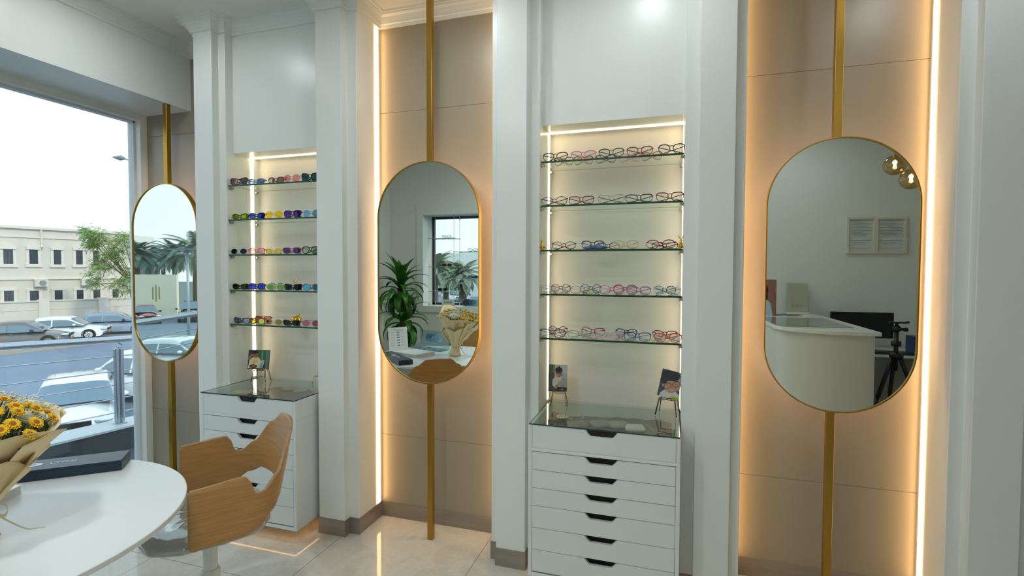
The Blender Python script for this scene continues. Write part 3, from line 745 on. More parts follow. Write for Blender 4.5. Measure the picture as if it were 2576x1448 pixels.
# ------------------------------------------------------------------ photo cards on wire stands
def wire_stand(x, y, z, rz, s, m, label):
    t = thing('wire_stand', label, 'stand', (x, y, z+.0008), rz, 'chair shaped wire photo stands')
    K = Matrix.Scale(s, 4); h = .055; a = .026
    MB().tube([(-a, -.018, h), (a, -.018, h), (a, .022, h), (-a, .022, h)], .0013, 6, closed=True).tube([(-a, -.018, h+.005), (a, -.018, h+.005)], .0012, 6).build('seat_ring', m, t, smooth='all', M=K)
    for k in range(3):
        MB().tube([(-a*.5+k*a*.5, -.018, h), (-a*.5+k*a*.5, .022, h), (-a*.5+k*a*.5, .026, h+.022)], .0009, 5).build('seat_wire', m, t, smooth='all', M=K)
    for sx_ in (-1, 1):
        for sy in (-1, 1):
            x0 = sx_*a; y0 = -.018 if sy < 0 else .022
            MB().tube([(x0, y0+sy*-.012, h), (x0+sx_*.008, y0+sy*.006, .0016), (x0+sx_*.010, y0+sy*.006, .0016), (x0, y0, h)], .0011, 5).build('leg', m, t, smooth='all', M=K)
    return t
FLAT = {}
def ink(c): return mat('print ink '+c, c, .35)
def card(x, y, z, rz, W_, H_, tilt, shapes, label, back='20242a', lean=.0):
    t = thing('photo_card', label, 'photograph', (x, y, z), rz, 'photographs of a boy in glasses')
    M_ = Matrix.Rotation(-tilt, 4, 'X') @ Matrix.Rotation(lean, 4, 'Y')
    MB().box(-W_/2, W_/2, 0, .003, 0, H_).build('card', ink(back), t, M=M_)
    b = MB(); k = 0
    for c, pts in shapes:
        k += 1; yy = -.00008*k-.0001
        b.use(ink(c)).poly([((u-.5)*W_, yy, v*H_) for u, v in pts])
    b.build('print', None, t, M=M_)
    return t
def el(cx, cy, rx, ry, n=18, a0=0, a1=2*PI, rot=0):
    o = []
    for i in range(n):
        a = a0+(a1-a0)*i/(n-1 if a1-a0 < 6.2 else n); x = rx*math.cos(a); y = ry*math.sin(a)
        o.append((cx+x*math.cos(rot)-y*math.sin(rot), cy+x*math.sin(rot)+y*math.cos(rot)))
    return o[::-1] if False else o
def clipu(P): return [(min(1, max(0, u)), min(1, max(0, v))) for u, v in P]
def ringp(cx, cy, rx, ry, w_, n=22, rot=0):
    out = []
    A = el(cx, cy, rx, ry, n, rot=rot); B = el(cx, cy, rx-w_, ry-w_, n, rot=rot)
    return [[A[i], A[(i+1) % n], B[(i+1) % n], B[i]] for i in range(n)]
R_ = lambda a, b_, c, d: [(a, b_), (c, b_), (c, d), (a, d)]
# close portrait, head tilted
big = [('3c4148', R_(0, 0, 1, 1)), ('9aa2a8', R_(.78, .35, 1, 1)), ('c9cbc6', clipu(el(.62, .02, .52, .30))), ('a8b41e', [(.55, 0), (1, 0), (1, .10), (.75, .12)]),
       ('b98268', el(.20, .43, .06, .07)), ('c08c70', clipu(el(.62, .48, .38, .27, rot=.35))), ('15161a', clipu([(.02, .55), (.0, .78), (.1, .93), (.35, 1), (.8, 1), (.92, .88), (.86, .74), (.7, .66), (.5, .62), (.36, .60), (.30, .50), (.16, .46)])),
       ('a4564e', el(.665, .30, .115, .034, rot=.40)), ('e4d8d0', el(.665, .306, .085, .015, rot=.40)), ('d8c8bc', el(.42, .44, .05, .018, rot=.35)), ('241a16', el(.42, .442, .026, .019)),
       ('d8c8bc', el(.76, .56, .05, .018, rot=.35)), ('241a16', el(.76, .562, .026, .019)), ('1a1512', [(.30, .50), (.52, .54), (.52, .555), (.31, .52)]), ('1a1512', [(.66, .64), (.86, .68), (.86, .70), (.66, .66)]), ('a87258', el(.60, .42, .035, .025))]
for q in ringp(.40, .43, .17, .105, .016, rot=.3)+ringp(.79, .56, .17, .105, .016, rot=.3): big.append(('4a2430', clipu(q)))
big.append(('4a2430', [(.54, .49), (.64, .52), (.64, .535), (.54, .505)]))
sit = [('77726a', R_(0, 0, 1, 1)), ('b9b8ae', R_(.33, .48, 1, 1)), ('3f5a2c', R_(.03, .76, .34, 1)), ('9aa3a0', R_(.26, .74, .31, 1)), ('4c4a48', [(0, .05), (0, .74), (.32, .70), (.30, .2), (.9, .02), (.5, 0), (0, 0)]), ('a9aeab', R_(.72, .50, .98, .68)),
       ('cfc9b8', [(.22, .22), (.22, .44), (.36, .54), (.62, .54), (.74, .44), (.72, .2), (.45, .1)]), ('c1ca2a', [(.50, .34), (.66, .36), (.66, .42), (.5, .42)]), ('a2a2a2', [(.45, .22), (1, .16), (1, .47), (.75, .45), (.52, .36)]), ('5a6a90', R_(.60, .235, .84, .25)),
       ('b37c62', el(.46, .20, .10, .06)), ('1c1b20', [(.38, .04), (.95, .04), (1, .16), (.5, .18)]), ('b85a40', el(.74, .09, .06, .05)), ('b37c62', el(.40, .70, .05, .05)), ('be8a6e', el(.54, .66, .17, .14)), ('14151a', el(.55, .80, .20, .11)), ('14151a', [(.52, .9), (.57, .96), (.62, .9)]),
       ('8c4840', el(.56, .58, .05, .014)), ('20181a', el(.49, .685, .03, .014)), ('20181a', el(.64, .665, .03, .014))]
for q in ringp(.49, .68, .085, .05, .012)+ringp(.67, .655, .085, .05, .012): sit.append(('2c2024', q))
wave = [('3c4440', R_(0, 0, 1, 1)), ('2f6a22', R_(.45, .45, 1, 1)), ('6f8f88', R_(.62, .5, .70, .95)), ('5a7a76', R_(.82, 0, .97, 1)), ('b3bcc2', [(.58, .10), (.72, .10), (.78, .48), (.60, .44)]), ('8f9698', R_(.55, .05, .7, .3)),
        ('d8d2ba', [(.02, .05), (.08, .48), (.22, .62), (.5, .60), (.62, .45), (.56, .06)]), ('cfd012', [(.20, .34), (.44, .30), (.46, .46), (.30, .52)]), ('ad6e50', [(.02, .46), (.0, .58), (.14, .78), (.38, .84), (.40, .78), (.2, .7), (.08, .5)]),
        ('b8785a', el(.36, .70, .14, .13)), ('17181c', el(.28, .88, .2, .09)), ('1c1a1c', el(.27, .15, .18, .10)), ('c8582c', el(.28, .16, .12, .05, rot=.3)), ('2c2022', R_(.28, .715, .48, .735))]
for q in ringp(.32, .71, .07, .05, .014, 14)+ringp(.44, .725, .06, .05, .014, 14): wave.append(('1c1618', q))
ZT = .7975
def stand_card(px0, px1, pxl, pyt, pyb, Y, shapes, m, lb1, lb2, rz, sc2, tilt=.16, lean=0.):
    a = onY(px0, pyb, Y); c = onY(px1, pyb, Y); tp = onY((px0+px1)/2, pyt, Y)
    x = (a.x+c.x)/2; W_ = (c.x-a.x)*1.0; H_ = (tp.z-(a.z+c.z)/2)
    hz = (a.z+c.z)/2
    s = (hz-ZT)/.0575
    wire_stand(x+.004, Y+.004, ZT, rz, s, m, lb1)
    card(x, Y-.014, ZT+.0008+.0605*s, rz, W_/max(.5, math.cos(rz)), H_*1.02, tilt, shapes, lb2, lean=lean)
stand_card(1381, 1427, 0, 920, 985, 2.585, sit, GOLD, 'gold wire stand on the glass lid holding a photograph', 'photograph of a seated boy in glasses holding a white laptop lid, on the gold stand', .12, 1)
stand_card(1652, 1704, 0, 934, 1001, 2.57, big, BLACKM, 'black wire stand beside the niche strip holding a tilted portrait', 'close portrait photograph of a smiling boy in round glasses on a black stand', -.25, 1, lean=.16)
stand_card(632, 675, 0, 882, 929, 2.56, wave, BLACKM, 'black wire stand on the glass lid of the cabinet behind the wooden chair', 'photograph of a boy shading his eyes, standing in the sunglasses niche', .25, 1)
wire_stand(-2.075, 2.63, ZT, .3, .8, GOLD, 'gold wire stand half hidden behind the pier in the sunglasses niche')
# ------------------------------------------------------------------ round table
TX, TY, TR, TZ = -1.945, .88, .568, .75
TT = mat('white table laminate', 'e3e8ea', .28, spec=.4)
t = thing('round_table', 'round white table with the bouquet, navy box and white book on it', 'table', (TX, TY, 0))
MB().lathe([(0, TZ-.022), (TR-.02, TZ-.022), (TR, TZ-.016), (TR, TZ-.002), (TR-.002, TZ), (0, TZ)], n=120).build('tabletop', TT, t, smooth=True)
MB().lathe([(.032, .03), (.032, TZ-.03)], n=20).lathe([(.14, TZ-.03), (.14, TZ-.022)], n=24).build('column', WHITE, t, smooth=True)
MB().lathe([(.27, .0), (.27, .012), (.10, .025), (.035, .05)], n=40).build('base_plate', WHITE, t, smooth=True)

# ------------------------------------------------------------------ plywood armchair
def wood(name='oak veneer', along=(1.2, 22, 22)):
    m = mat(name, 'b08750', .36, spec=.4)
    N = m.node_tree.nodes; L = m.node_tree.links; b = N['Principled BSDF']
    t = N.new('ShaderNodeTexCoord'); mp = N.new('ShaderNodeMapping'); mp.inputs['Scale'].default_value = (7, 7, 240)
    n = N.new('ShaderNodeTexNoise'); n.inputs['Scale'].default_value = 1; n.inputs['Detail'].default_value = 8; n.inputs['Distortion'].default_value = .6
    mp2 = N.new('ShaderNodeMapping'); mp2.inputs['Scale'].default_value = (2.5, 2.5, 9)
    w_ = N.new('ShaderNodeTexWave'); w_.bands_direction = 'Z'; w_.inputs['Scale'].default_value = 1.2; w_.inputs['Distortion'].default_value = 9; w_.inputs['Detail'].default_value = 2; w_.inputs['Detail Scale'].default_value = .7
    r = N.new('ShaderNodeValToRGB'); r.color_ramp.elements[0].position = .32; r.color_ramp.elements[1].position = .68
    r.color_ramp.elements[0].color = (*lin('a07643'), 1); r.color_ramp.elements[1].color = (*lin('b68c58'), 1)
    mx = N.new('ShaderNodeMixRGB'); mx.blend_type = 'MULTIPLY'; mx.inputs[0].default_value = .16
    r2 = N.new('ShaderNodeValToRGB'); r2.color_ramp.elements[0].color = (.62, .55, .45, 1); r2.color_ramp.elements[1].color = (1, 1, 1, 1); r2.color_ramp.elements[1].position = .6
    L.new(t.outputs['Object'], mp.inputs[0]); L.new(mp.outputs[0], n.inputs['Vector']); L.new(n.outputs[0], r.inputs[0])
    L.new(t.outputs['Object'], mp2.inputs[0]); L.new(mp2.outputs[0], w_.inputs['Vector']); L.new(w_.outputs[0], r2.inputs[0])
    L.new(r.outputs[0], mx.inputs[1]); L.new(r2.outputs[0], mx.inputs[2]); L.new(mx.outputs[0], b.inputs['Base Color'])
    return m
OAK = wood(); OAKE = mat('plywood edge', 'a9895e', .5, noise=((3, 3, 300), '7d6040', .2))
def smooth(x): x = max(0, min(1, x)); return x*x*(3-2*x)
def interp(tab, x):
    for (a, p), (c, q) in zip(tab, tab[1:]):
        if x <= c: return p+(q-p)*smooth((x-a)/(c-a))
    return tab[-1][1]
def armchair(loc, rz, label, full=True):
    """local axes: +y towards the backrest, +x to the near arm; z from the floor"""
    t = thing('plywood_armchair', label, 'chair', loc, rz, 'oak plywood swivel armchairs')
    HW = .272
    def plan(u, k):                    # u 0..1 around the shell, k 0..1 upward lean
        # straight arms then rounded back
        s = u*2-1; a = abs(s); sg = 1 if s < 0 else -1
        if a > .62:
            q = (1-a)/.38; return (sg*HW*(1+.0*k), .0+.17*q)
        th = a/.62*PI/2                # back centre 0 .. corner 90 deg
        rx, ry = HW, .135+.075*k
        e = 2.5
        c, s_ = math.cos(th), math.sin(th); f = (abs(c)**e+abs(s_)**e)**(-1/e)
        return (sg*rx*f*s_, .17+ry*f*c)
    top = [(0, .885), (.14, .880), (.24, .835), (.36, .735), (.47, .694), (.53, .694), (.575, .745), (.61, .764), (.99, .752), (1, .744)]
    bot = [(0, .640), (.24, .630), (.36, .600), (.50, .562), (.64, .548), (1, .542)]
    n, m = 120, 14
    def base(u, v):
        a = abs(u*2-1); zt = interp(top, a); zb = interp(bot, a)
        if a > .985: zt -= .012*((a-.985)/.015)**2; zb += .012*((a-.985)/.015)**2
        z = zb+(zt-zb)*v; k = max(0, (z-.55)/.33)
        x, y = plan(u, k if a < .62 else k*(1-a)/.38)
        return Vector((x*(1-.14*smooth((z-.74)/.15)), y, z))
    g = MB().grid(lambda u, v: base(u, v), n, m)
    o = g.build('shell', OAK, t, smooth='all'); q = o.modifiers.new('t', 'SOLIDIFY'); q.thickness = .013; q.offset = 0
    o.data.materials.append(OAKE); q.material_offset_rim = 1; q2 = o.modifiers.new('b', 'BEVEL'); q2.width = .003; q2.segments = 2; q2.limit_method = 'ANGLE'
    # seat cushion wrapped in clear film
    def seat(u, v):
        a = 2*PI*u; p = PI*(v-.5); c, s = math.cos(a), math.sin(a)
        e = 3.4; f = (abs(c)**e+abs(s)**e)**(-1/e); r = max(1e-4, math.cos(p))**.35
        wob = 1+.008*math.sin(13*a)+.006*math.sin(31*a+2)
        x = c*f*.235*r*wob; y = s*f*.215*r*wob
        z = .530+.029*math.sin(p)+.010*(y/.205)**2*(1 if v > .5 else .3)
        return (x, y+.072, z)
    MB().grid(seat, 64, 21, True).build('seat_cushion', mat('grey felt cushion', 'c4c2bd', .8, noise=(180, 'a9a6a0', .3)), t, smooth='all')
    def film(u, v):
        p = Vector(seat(u, v)); d = p-Vector((0, .072, .530)); d.normalize()
        return p+d*(.0032+.0011*math.sin(17*u*6.28+9*v)*math.sin(11*v*3+u*23)+.0005*math.sin(97*u+31*v))
    m_ = glass('crinkled plastic film', 'f4f7f8', ior=2.1, rough=.08)
    MB().grid(film, 150, 46, True).build('plastic_cover', m_, t, smooth='all')
    MB().lathe([(.026, .20), (.026, .488), (.09, .490), (.09, .498)], (0, .085, 0), 20).build('column', WHITE, t, smooth=True)
    MB().lathe([(.034, .06), (.036, .320), (.030, .328), (.026, .328)], (0, .085, 0), 20).build('lower_sleeve', WHITE, t, smooth=True)
    for k in range(5):
        a = 2*PI*k/5+.3; dx, dy = math.cos(a), math.sin(a)
        lg = MB().tube([(dx*.02, .085+dy*.02, .105), (dx*.17, .085+dy*.17, .085), (dx*.29, .085+dy*.29, .062)], [.024, .019, .014], 8).build('base_leg', WHITE, t, smooth='all')
        cx, cyy = dx*.285, .085+dy*.285
        MB().tube([(cx-dy*.018, cyy+dx*.018, .025), (cx+dy*.018, cyy-dx*.018, .025)], .0248, 14).build('castor', BLACKM, lg, smooth=True)
    for s in (-1, 1):
        MB().tube([(s*(HW-.02), .02, .540), (s*(HW-.006), .02, .540)], .006, 10).build('bolt', CHROME, t, smooth='all')
    return t
bx_, by_ = .604, .797
ang = math.atan2(-bx_, by_)
armchair((-1.758, 1.446, 0), ang, 'oak plywood armchair pushed up to the round table, in front of the drawer cabinet')
armchair((-1.93, .10, 0), PI+.1, 'oak plywood armchair on the display window side of the round table')

# ------------------------------------------------------------------ things on the table
NAVY = mat('navy gift box', '16293d', .35, spec=.5)
P0 = Vector((-1.945, 1.351, TZ+.0005)); u_ = Vector((-.76, -.65, 0)).normalized(); w_v = Vector((-.65, .76, 0)).normalized()
t = thing('gift_box', 'long navy box with white lettering beside the bouquet on the round table', 'box', P0)
Mb = frame_from((0, 0, 0), u_, w_v)         # z points down or up
if Mb.col[2].z < 0: Mb = frame_from((0, 0, 0), w_v, u_); bl, bw = .118, .50
else: bl, bw = .50, .118
MB().box(0.001, bl-.001, 0.001, bw-.001, 0, .030, Mb).build('base_tray', NAVY, t, bevel=.0006, seg=1)
MB().box(0, bl, 0, bw, .0302, .039, Mb).box(0, bl, -.0012, .0006, .004, .0302, Mb).build('lid', NAVY, t, bevel=.0006, seg=1)
xr = -u_; ce = u_*.190+w_v*.062+Vector((0, 0, .0393))
LT = mat('pale blue foil', 'c3d3e2', .3)
text_mesh('Crizal', .033, LT, 'lettering', t, frame_from(ce, xr, w_v), label='white brand lettering')
Mt = frame_from(u_*.278+w_v*.062+Vector((0, 0, .0393)), xr, w_v)
b = MB(); b.use(LT).poly([Mt @ Vector((.030*math.cos(2*PI*i/28), .018*math.sin(2*PI*i/28), 0)) for i in range(28)])
b.use(NAVY)
for k in range(2):
    r1, r0 = .011-.006*k, .009-.006*k
    for i in range(18):
        a, c = 2*PI*i/18, 2*PI*(i+1)/18
        b.poly([Mt @ Vector((r*math.cos(q), r*math.sin(q)*.7, .0003)) for r, q in ((r1, a), (r1, c), (r0, c), (r0, a))])
b.build('round_emblem', None, t)
N0 = Vector((-2.05, 1.105, 0))
t = thing('white_book', 'thick white book lying under the bouquet on the round table', 'book', (-2.05, 1.105, TZ+.0005), math.radians(200))
MB().box(0.002, .288, 0.002, .225, .003, .029).build('pages', mat('paper edge', 'd9d9d3', .7, noise=((2, 2, 400), 'c4c4be', .3)), t)
MB().box(0, .29, 0, .228, 0, .0028).box(0, .29, 0, .228, .0292, .032).box(0.2875, .29, 0, .228, .0028, .0292).build('cover', mat('white book cover', 'e6e8e8', .4), t)

# bouquet ------------------------------------------------------------
BX, BY = -1.80, .855
t = thing('bouquet', 'paper wrapped bouquet of yellow daisies and cream roses on the round table', 'bouquet', (BX, BY, TZ+.009))
PAP = mat('cream wrapping paper', 'eddaae', .6, bump=(25, .15))
PAP2 = mat('inner wrapping paper', 'd9c795', .6)
rb = random.Random(11)
def petal_sheet(a0, a1, z0, z1, r0, r1, flare, ph, tip=.0, mm=PAP):
    def fn(u, v):
        a = a0+(a1-a0)*u
        tp = 1-abs(2*u-1)**2.2
        z = z0+(z1-z0+tip*tp)*v
        r = r0+(r1-r0)*v**1.15+.012*math.sin(5*a+ph)*v+flare*v**3+.006*math.sin(23*a+ph*3)*v*(1-v)
        return (r*math.cos(a), r*math.sin(a), z)
    return MB().grid(fn, 34, 14)
k = 0
for a0, sp, z1, r1, fl, tip in ((-.3, 1.9, .305, .145, .035, .03), (1.0, 1.7, .315, .15, .03, .03), (2.4, 1.8, .32, .145, .03, .10), (3.9, 1.8, .31, .145, .03, .04), (5.0, 1.7, .305, .145, .03, .03), (.8, 1.3, .20, .110, .012, .04), (-.2, 1.2, .22, .115, .018, .04), (2.0, 1.5, .19, .100, .012, .05), (5.2, 1.2, .21, .11, .015, .05), (3.4, 1.3, .21, .11, .015, .05)):
    k += 1
    petal_sheet(a0, a0+sp, .075, z1, .030+.0015*k, r1+.002*k, fl, k*1.3, tip).build('wrapping_sheet', PAP, t, smooth='all', solid=.0006)
MB().grid(lambda u, v: ((.032+.022*(1-v)**1.5+.004*math.sin(9*2*PI*u+4*v))*math.cos(2*PI*u), (.032+.022*(1-v)**1.5+.004*math.sin(9*2*PI*u+4*v))*math.sin(2*PI*u), .085*v), 60, 6, True).build('paper_foot', PAP, t, smooth='all', solid=.0006)
rib = mat('cream ribbon', 'e0d6bc', .4)
MB().lathe([(.0375, .074), (.0385, .082), (.0375, .092)], n=24).build('ribbon', rib, t, smooth='all')
for s in (-1, 1):
    MB().grid(lambda u, v: ((.03+.045*math.sin(PI*u))*.9, s*(.01+.05*u*(1.2-u)) + .0*v, .084+.02*math.sin(2*PI*u)+.010*(v-.5)), 14, 3).build('ribbon_loop', rib, t, smooth='all', solid=.0005)
    MB().grid(lambda u, v: (.035+.10*u*(1 if s > 0 else .6), s*.02+s*.05*u, max(.014, .08*(1-u)**1.6)+.009*(v-.5)*(1-u*.8)), 14, 3).build('ribbon_tail', rib, t, smooth='all', solid=.0005)
YEL = mat('yellow petal', 'f2c414', .6); YEC = mat('daisy centre', 'a5660a', .8, bump=(400, .4)); GRN = mat('stem green', '4c6a2a', .6); CRM = mat('cream rose', 'eeecd2', .55); WHT = mat('baby breath', 'e6e8df', .7)
LEANV = Vector((.22, .12, 1)).normalized()
def dome(i, n, R=.178, zc=.255, spread=1.0):
    r = R*math.sqrt((i+.5)/n)*spread; a = i*2.399963
    return Vector((r*math.cos(a), r*math.sin(a), zc+.150-2.3*r*r))
def daisy(p, d, s):
    q = d.to_track_quat('Z', 'Y').to_matrix().to_4x4(); M_ = Matrix.Translation(p) @ q
    b = MB(); b.use(YEL)
    for ring, nn, L_, zz in ((0, 17, 1.0, -.001), (1, 13, .78, .002)):
        for j in range(nn):
            a = 2*PI*(j+.5*ring)/nn+rb.uniform(-.08, .08); c, s_ = math.cos(a), math.sin(a); l = s*L_*rb.uniform(.9, 1.05); w_ = s*.17
            P = [(.35*s, -w_*.6, zz), (.35*s, w_*.6, zz), (.8*l, w_, zz+.0025), (l, 0, zz+.0005), (.8*l, -w_, zz+.0025)]
            b.poly([M_ @ Vector((x*c-y*s_, x*s_+y*c, z)) for x, y, z in P])
    b.use(YEC).ball(M_ @ Vector((0, 0, .001)), .42*s, 12, 6, q.to_3x3() @ Matrix.Diagonal((1, 1, .45)))
    b.use(GRN).tube([M_ @ Vector((0, 0, -.002)), M_ @ Vector((0, 0, -.02)), Vector((p.x*.35, p.y*.35, .16))], .0017, 5)
    return b.build('daisy', None, t)
def rose(p, d, s):
    q = d.to_track_quat('Z', 'Y').to_matrix().to_4x4(); M_ = Matrix.Translation(p) @ q; b = MB()
    for L_ in range(6):
        for j in range(3+L_//2):
            a0 = 2*PI*j/(3+L_//2)+L_*.8; R0 = s*(.16+.15*L_); hh = s*(.95-.07*L_); o = s*(.02+.05*L_)
            def fn(u, v):
                a = a0+(u-.5)*2.3; r = R0*(.45+.55*math.sin(min(1, v*1.1)*PI/2))+o*v*v*(1.1-.9*abs(2*u-1))
                return M_ @ Vector((r*math.cos(a), r*math.sin(a), -.5*s+hh*v-.12*s*(2*u-1)**2*v+.02*s*math.sin(7*u+L_)))
            b.grid(fn, 9, 6)
    b.use(CRM); b.mats = [CRM]; b.mi = [0]*len(b.f)
    return b.build('rose', CRM, t, smooth='all', solid=.0005)
n = 76; taken = []
for i in range(n):
    p = dome(i, n); a = math.degrees(math.atan2(p.y, p.x)) % 360; r = math.hypot(p.x, p.y)
    d = Vector((p.x*3.4, p.y*3.4, .6)).normalized()
    p2 = p+Vector((.0, .0, rb.uniform(-.012, .012)))
    sector = int(((a+20) % 360)//60)
    if sector in (1, 4) or (sector == 2 and r < .08):
        continue
    daisy(p2, d, rb.uniform(.017, .0205))
for a, r in ((.3, .115), (1.15, .12), (3.5, .10), (5.2, .12), (2.2, .115)):
    p = Vector((r*math.cos(a), r*math.sin(a), .355)); rose(p, Vector((p.x*3, p.y*3, .7)).normalized(), .036)
b = MB()
for i in range(900):
    sec = rb.choice((1, 4, 1, 4, 2)); a = math.radians(sec*60-20+rb.uniform(2, 58)); r = rb.uniform(.02, .175)
    p = Vector((r*math.cos(a), r*math.sin(a), 0.400-2.2*r*r+rb.uniform(-.03, .012)))
    b.ball(p, rb.uniform(.0018, .0032), 6, 4)
o = b.build('filler_flowers', WHT, t, smooth='all'); o['kind'] = 'stuff'
b = MB()
for i in range(90):
    a = rb.uniform(0, 6.28); r = rb.uniform(.02, .15); b.tube([(.2*r*math.cos(a), .2*r*math.sin(a), .15), (r*math.cos(a), r*math.sin(a), .36-2*r*r)], .0012, 4)
for i in range(60):
    a = rb.uniform(0, 6.28); r = rb.uniform(.05, .15); c = Vector((r*math.cos(a), r*math.sin(a), .30)); d = Vector((rb.uniform(-1, 1), rb.uniform(-1, 1), .8)).normalized()*.03; s_ = d.orthogonal().normalized()*.008
    b.poly([c-d, c+s_, c+d, c-s_])
o = b.build('stems_and_leaves', mat('dark leaf green', '37502a', .6), t); o['kind'] = 'stuff'
t.rotation_euler = (.05, .10, .35)

# card with sample rows, standing on the table
t = thing('price_card', 'white standing card with rows of lens samples behind the navy box on the table', 'card', (-2.375, .815, TZ+.0005), math.atan2(-.175, .092)+0*PI)
WC = .20; HC = .225
Mc = Matrix.Rotation(.12, 4, 'X')
# card faces +x local y-negative side flipped towards the mirror wall
MB().box(-WC/2, WC/2, -.002, .002, 0, HC, Mc).build('card', mat('card white', 'e9ecec', .5), t)
b = MB(); CB = mat('print blue', '3d6296', .5); CG = mat('print grey', '8f9aa0', .5)
for sgn in (1, -1):
    for r_ in range(6):
        z = .175-r_*.024
        b.use(CB).box(-.015, .015, sgn*.0022, sgn*.0026, z, z+.007, Mc)
        for xx in (-.060, .050):
            b.use(CG)
            for j in range(6): b.box(xx-.022+j*.007, xx-.015+j*.007, sgn*.0022, sgn*.0026, z+.002+.006*math.sin(PI*(j+.5)/6), z+.0045+.006*math.sin(PI*(j+.5)/6), Mc)
    b.use(CG).box(-.07, .07, sgn*.0022, sgn*.0026, .203, .206, Mc).box(-.04, .04, sgn*.0022, sgn*.0026, .196, .198, Mc)
b.build('printed_rows', None, t)
MB().box(-.05, .05, .0, .07, 0, .003).build('card_foot', mat('card white', 'e9ecec'), t)

# clear acrylic lens case
t = thing('acrylic_lens_case', 'clear acrylic tray of sample lenses with pale blue discs on the table', 'lens case', (-2.17, .60, TZ+.0005), .28)
ACR = glass('acrylic', 'e8f2f4', ior=1.5)
MB().box(-.19, .19, -.07, .07, 0, .003).box(-.19, .19, -.07, -.067, .003, .035).box(-.19, .19, .067, .07, .003, .035).box(-.19, -.187, -.067, .067, .003, .035).box(.187, .19, -.067, .067, .003, .035).build('tray', ACR, t)
MB().box(-.19, .19, -.082, -.079, .02, .165, Matrix.Rotation(-.12, 4, 'X')).build('lid', ACR, t)
for k in range(4):
    b = MB().extr([(-.10+k*.045+.042*math.cos(2*PI*i/26), -.098, .095+.042*math.sin(2*PI*i/26)) for i in range(26)], (0, .001, 0))
    b.build('blue_disc', coloured_lens('blue disc %d' % k, ('8fbccb', 'a5c9d4', 'b8d4dc', 'cde0e4')[k], 'ffffff', .3), t)
for k in range(12):
    MB().lathe([(0, .008), (.022, .006), (.024, .004)], (-.155+.062*(k % 6), -.03+.06*(k//6), .004), 18).build('sample_lens', coloured_lens('sample lens', '9fb0b8', 'ffffff', .35), t, smooth=True)

# ------------------------------------------------------------------ dracaena plant in the corner
t = thing('dracaena_plant', 'tall green dracaena plant in a pot in the corner beside the display window', 'plant', (-3.10, -.50, 0))
MB().lathe([(.12, 0), (.15, .02), (.18, .34), (.185, .36), (.17, .36), (.165, .32), (0, .32)], n=32).build('pot', mat('grey plant pot', '9a9a96', .5), t, smooth=True)
MB().lathe([(0, .328), (.166, .322)], n=24).build('soil', mat('soil', '3a2c20', .95), t)
STK = mat('cane bark', '8a7450', .85, noise=((8, 8, 60), '5f4d34', .3))
MB().tube([(0, 0, .3), (.01, 0, .8), (.0, .0, 1.30)], [.03, .027, .024], 10).build('cane', STK, t, smooth='all')
MB().tube([(.06, .05, .3), (.08, .07, .7), (.07, .06, .92)], [.024, .022, .02], 10).build('cane', STK, t, smooth='all')
LF = mat('dracaena leaf', '245a14', .38, noise=((14, 14, 2), '3f7d1e', .2)); rp = random.Random(5)
def leaf(base, az, elv, L_, w_, droop):
    b = MB(); n = 12; vs = []
    p = Vector(base); ex = elv
    c, s = math.cos(az), math.sin(az)
    for i in range(n+1):
        u = i/n; ww = w_*math.sin(PI*min(1, u*.93+.07))**.75*(1-.25*u)
        if i == n: ww = .0008
        side = Vector((-s, c, 0)); nrm = Vector((-c*math.sin(ex), -s*math.sin(ex), math.cos(ex)))
        vs += [p+side*ww+nrm*ww*.35, p, p-side*ww+nrm*ww*.35]
        p = p+Vector((c*math.cos(ex), s*math.cos(ex), math.sin(ex)))*(L_/n); ex -= droop/n*(1+u)
    fs = []
    for i in range(n):
        k_ = 3*i; fs += [(k_, k_+1, k_+4, k_+3), (k_+1, k_+2, k_+5, k_+4)]
    return b.add(vs, fs).build('leaf', LF, t, smooth='all')
for (bx, by, bz), nn, sc_ in (((0, 0, 1.32), 44, 1.05), ((.07, .06, .95), 36, .95)):
    for i in range(nn):
        u = i/nn; az = i*2.4+rp.uniform(-.2, .2); elv = 1.42-1.2*(1-u)**1.1*1.45+rp.uniform(-.1, .1)
        leaf((bx, by, bz+.04-.22*(1-u)), az, max(-.35, elv), sc_*rp.uniform(.32, .42), rp.uniform(.040, .052), .35+2.3*(1-u)**1.2+rp.uniform(-.1, .25))

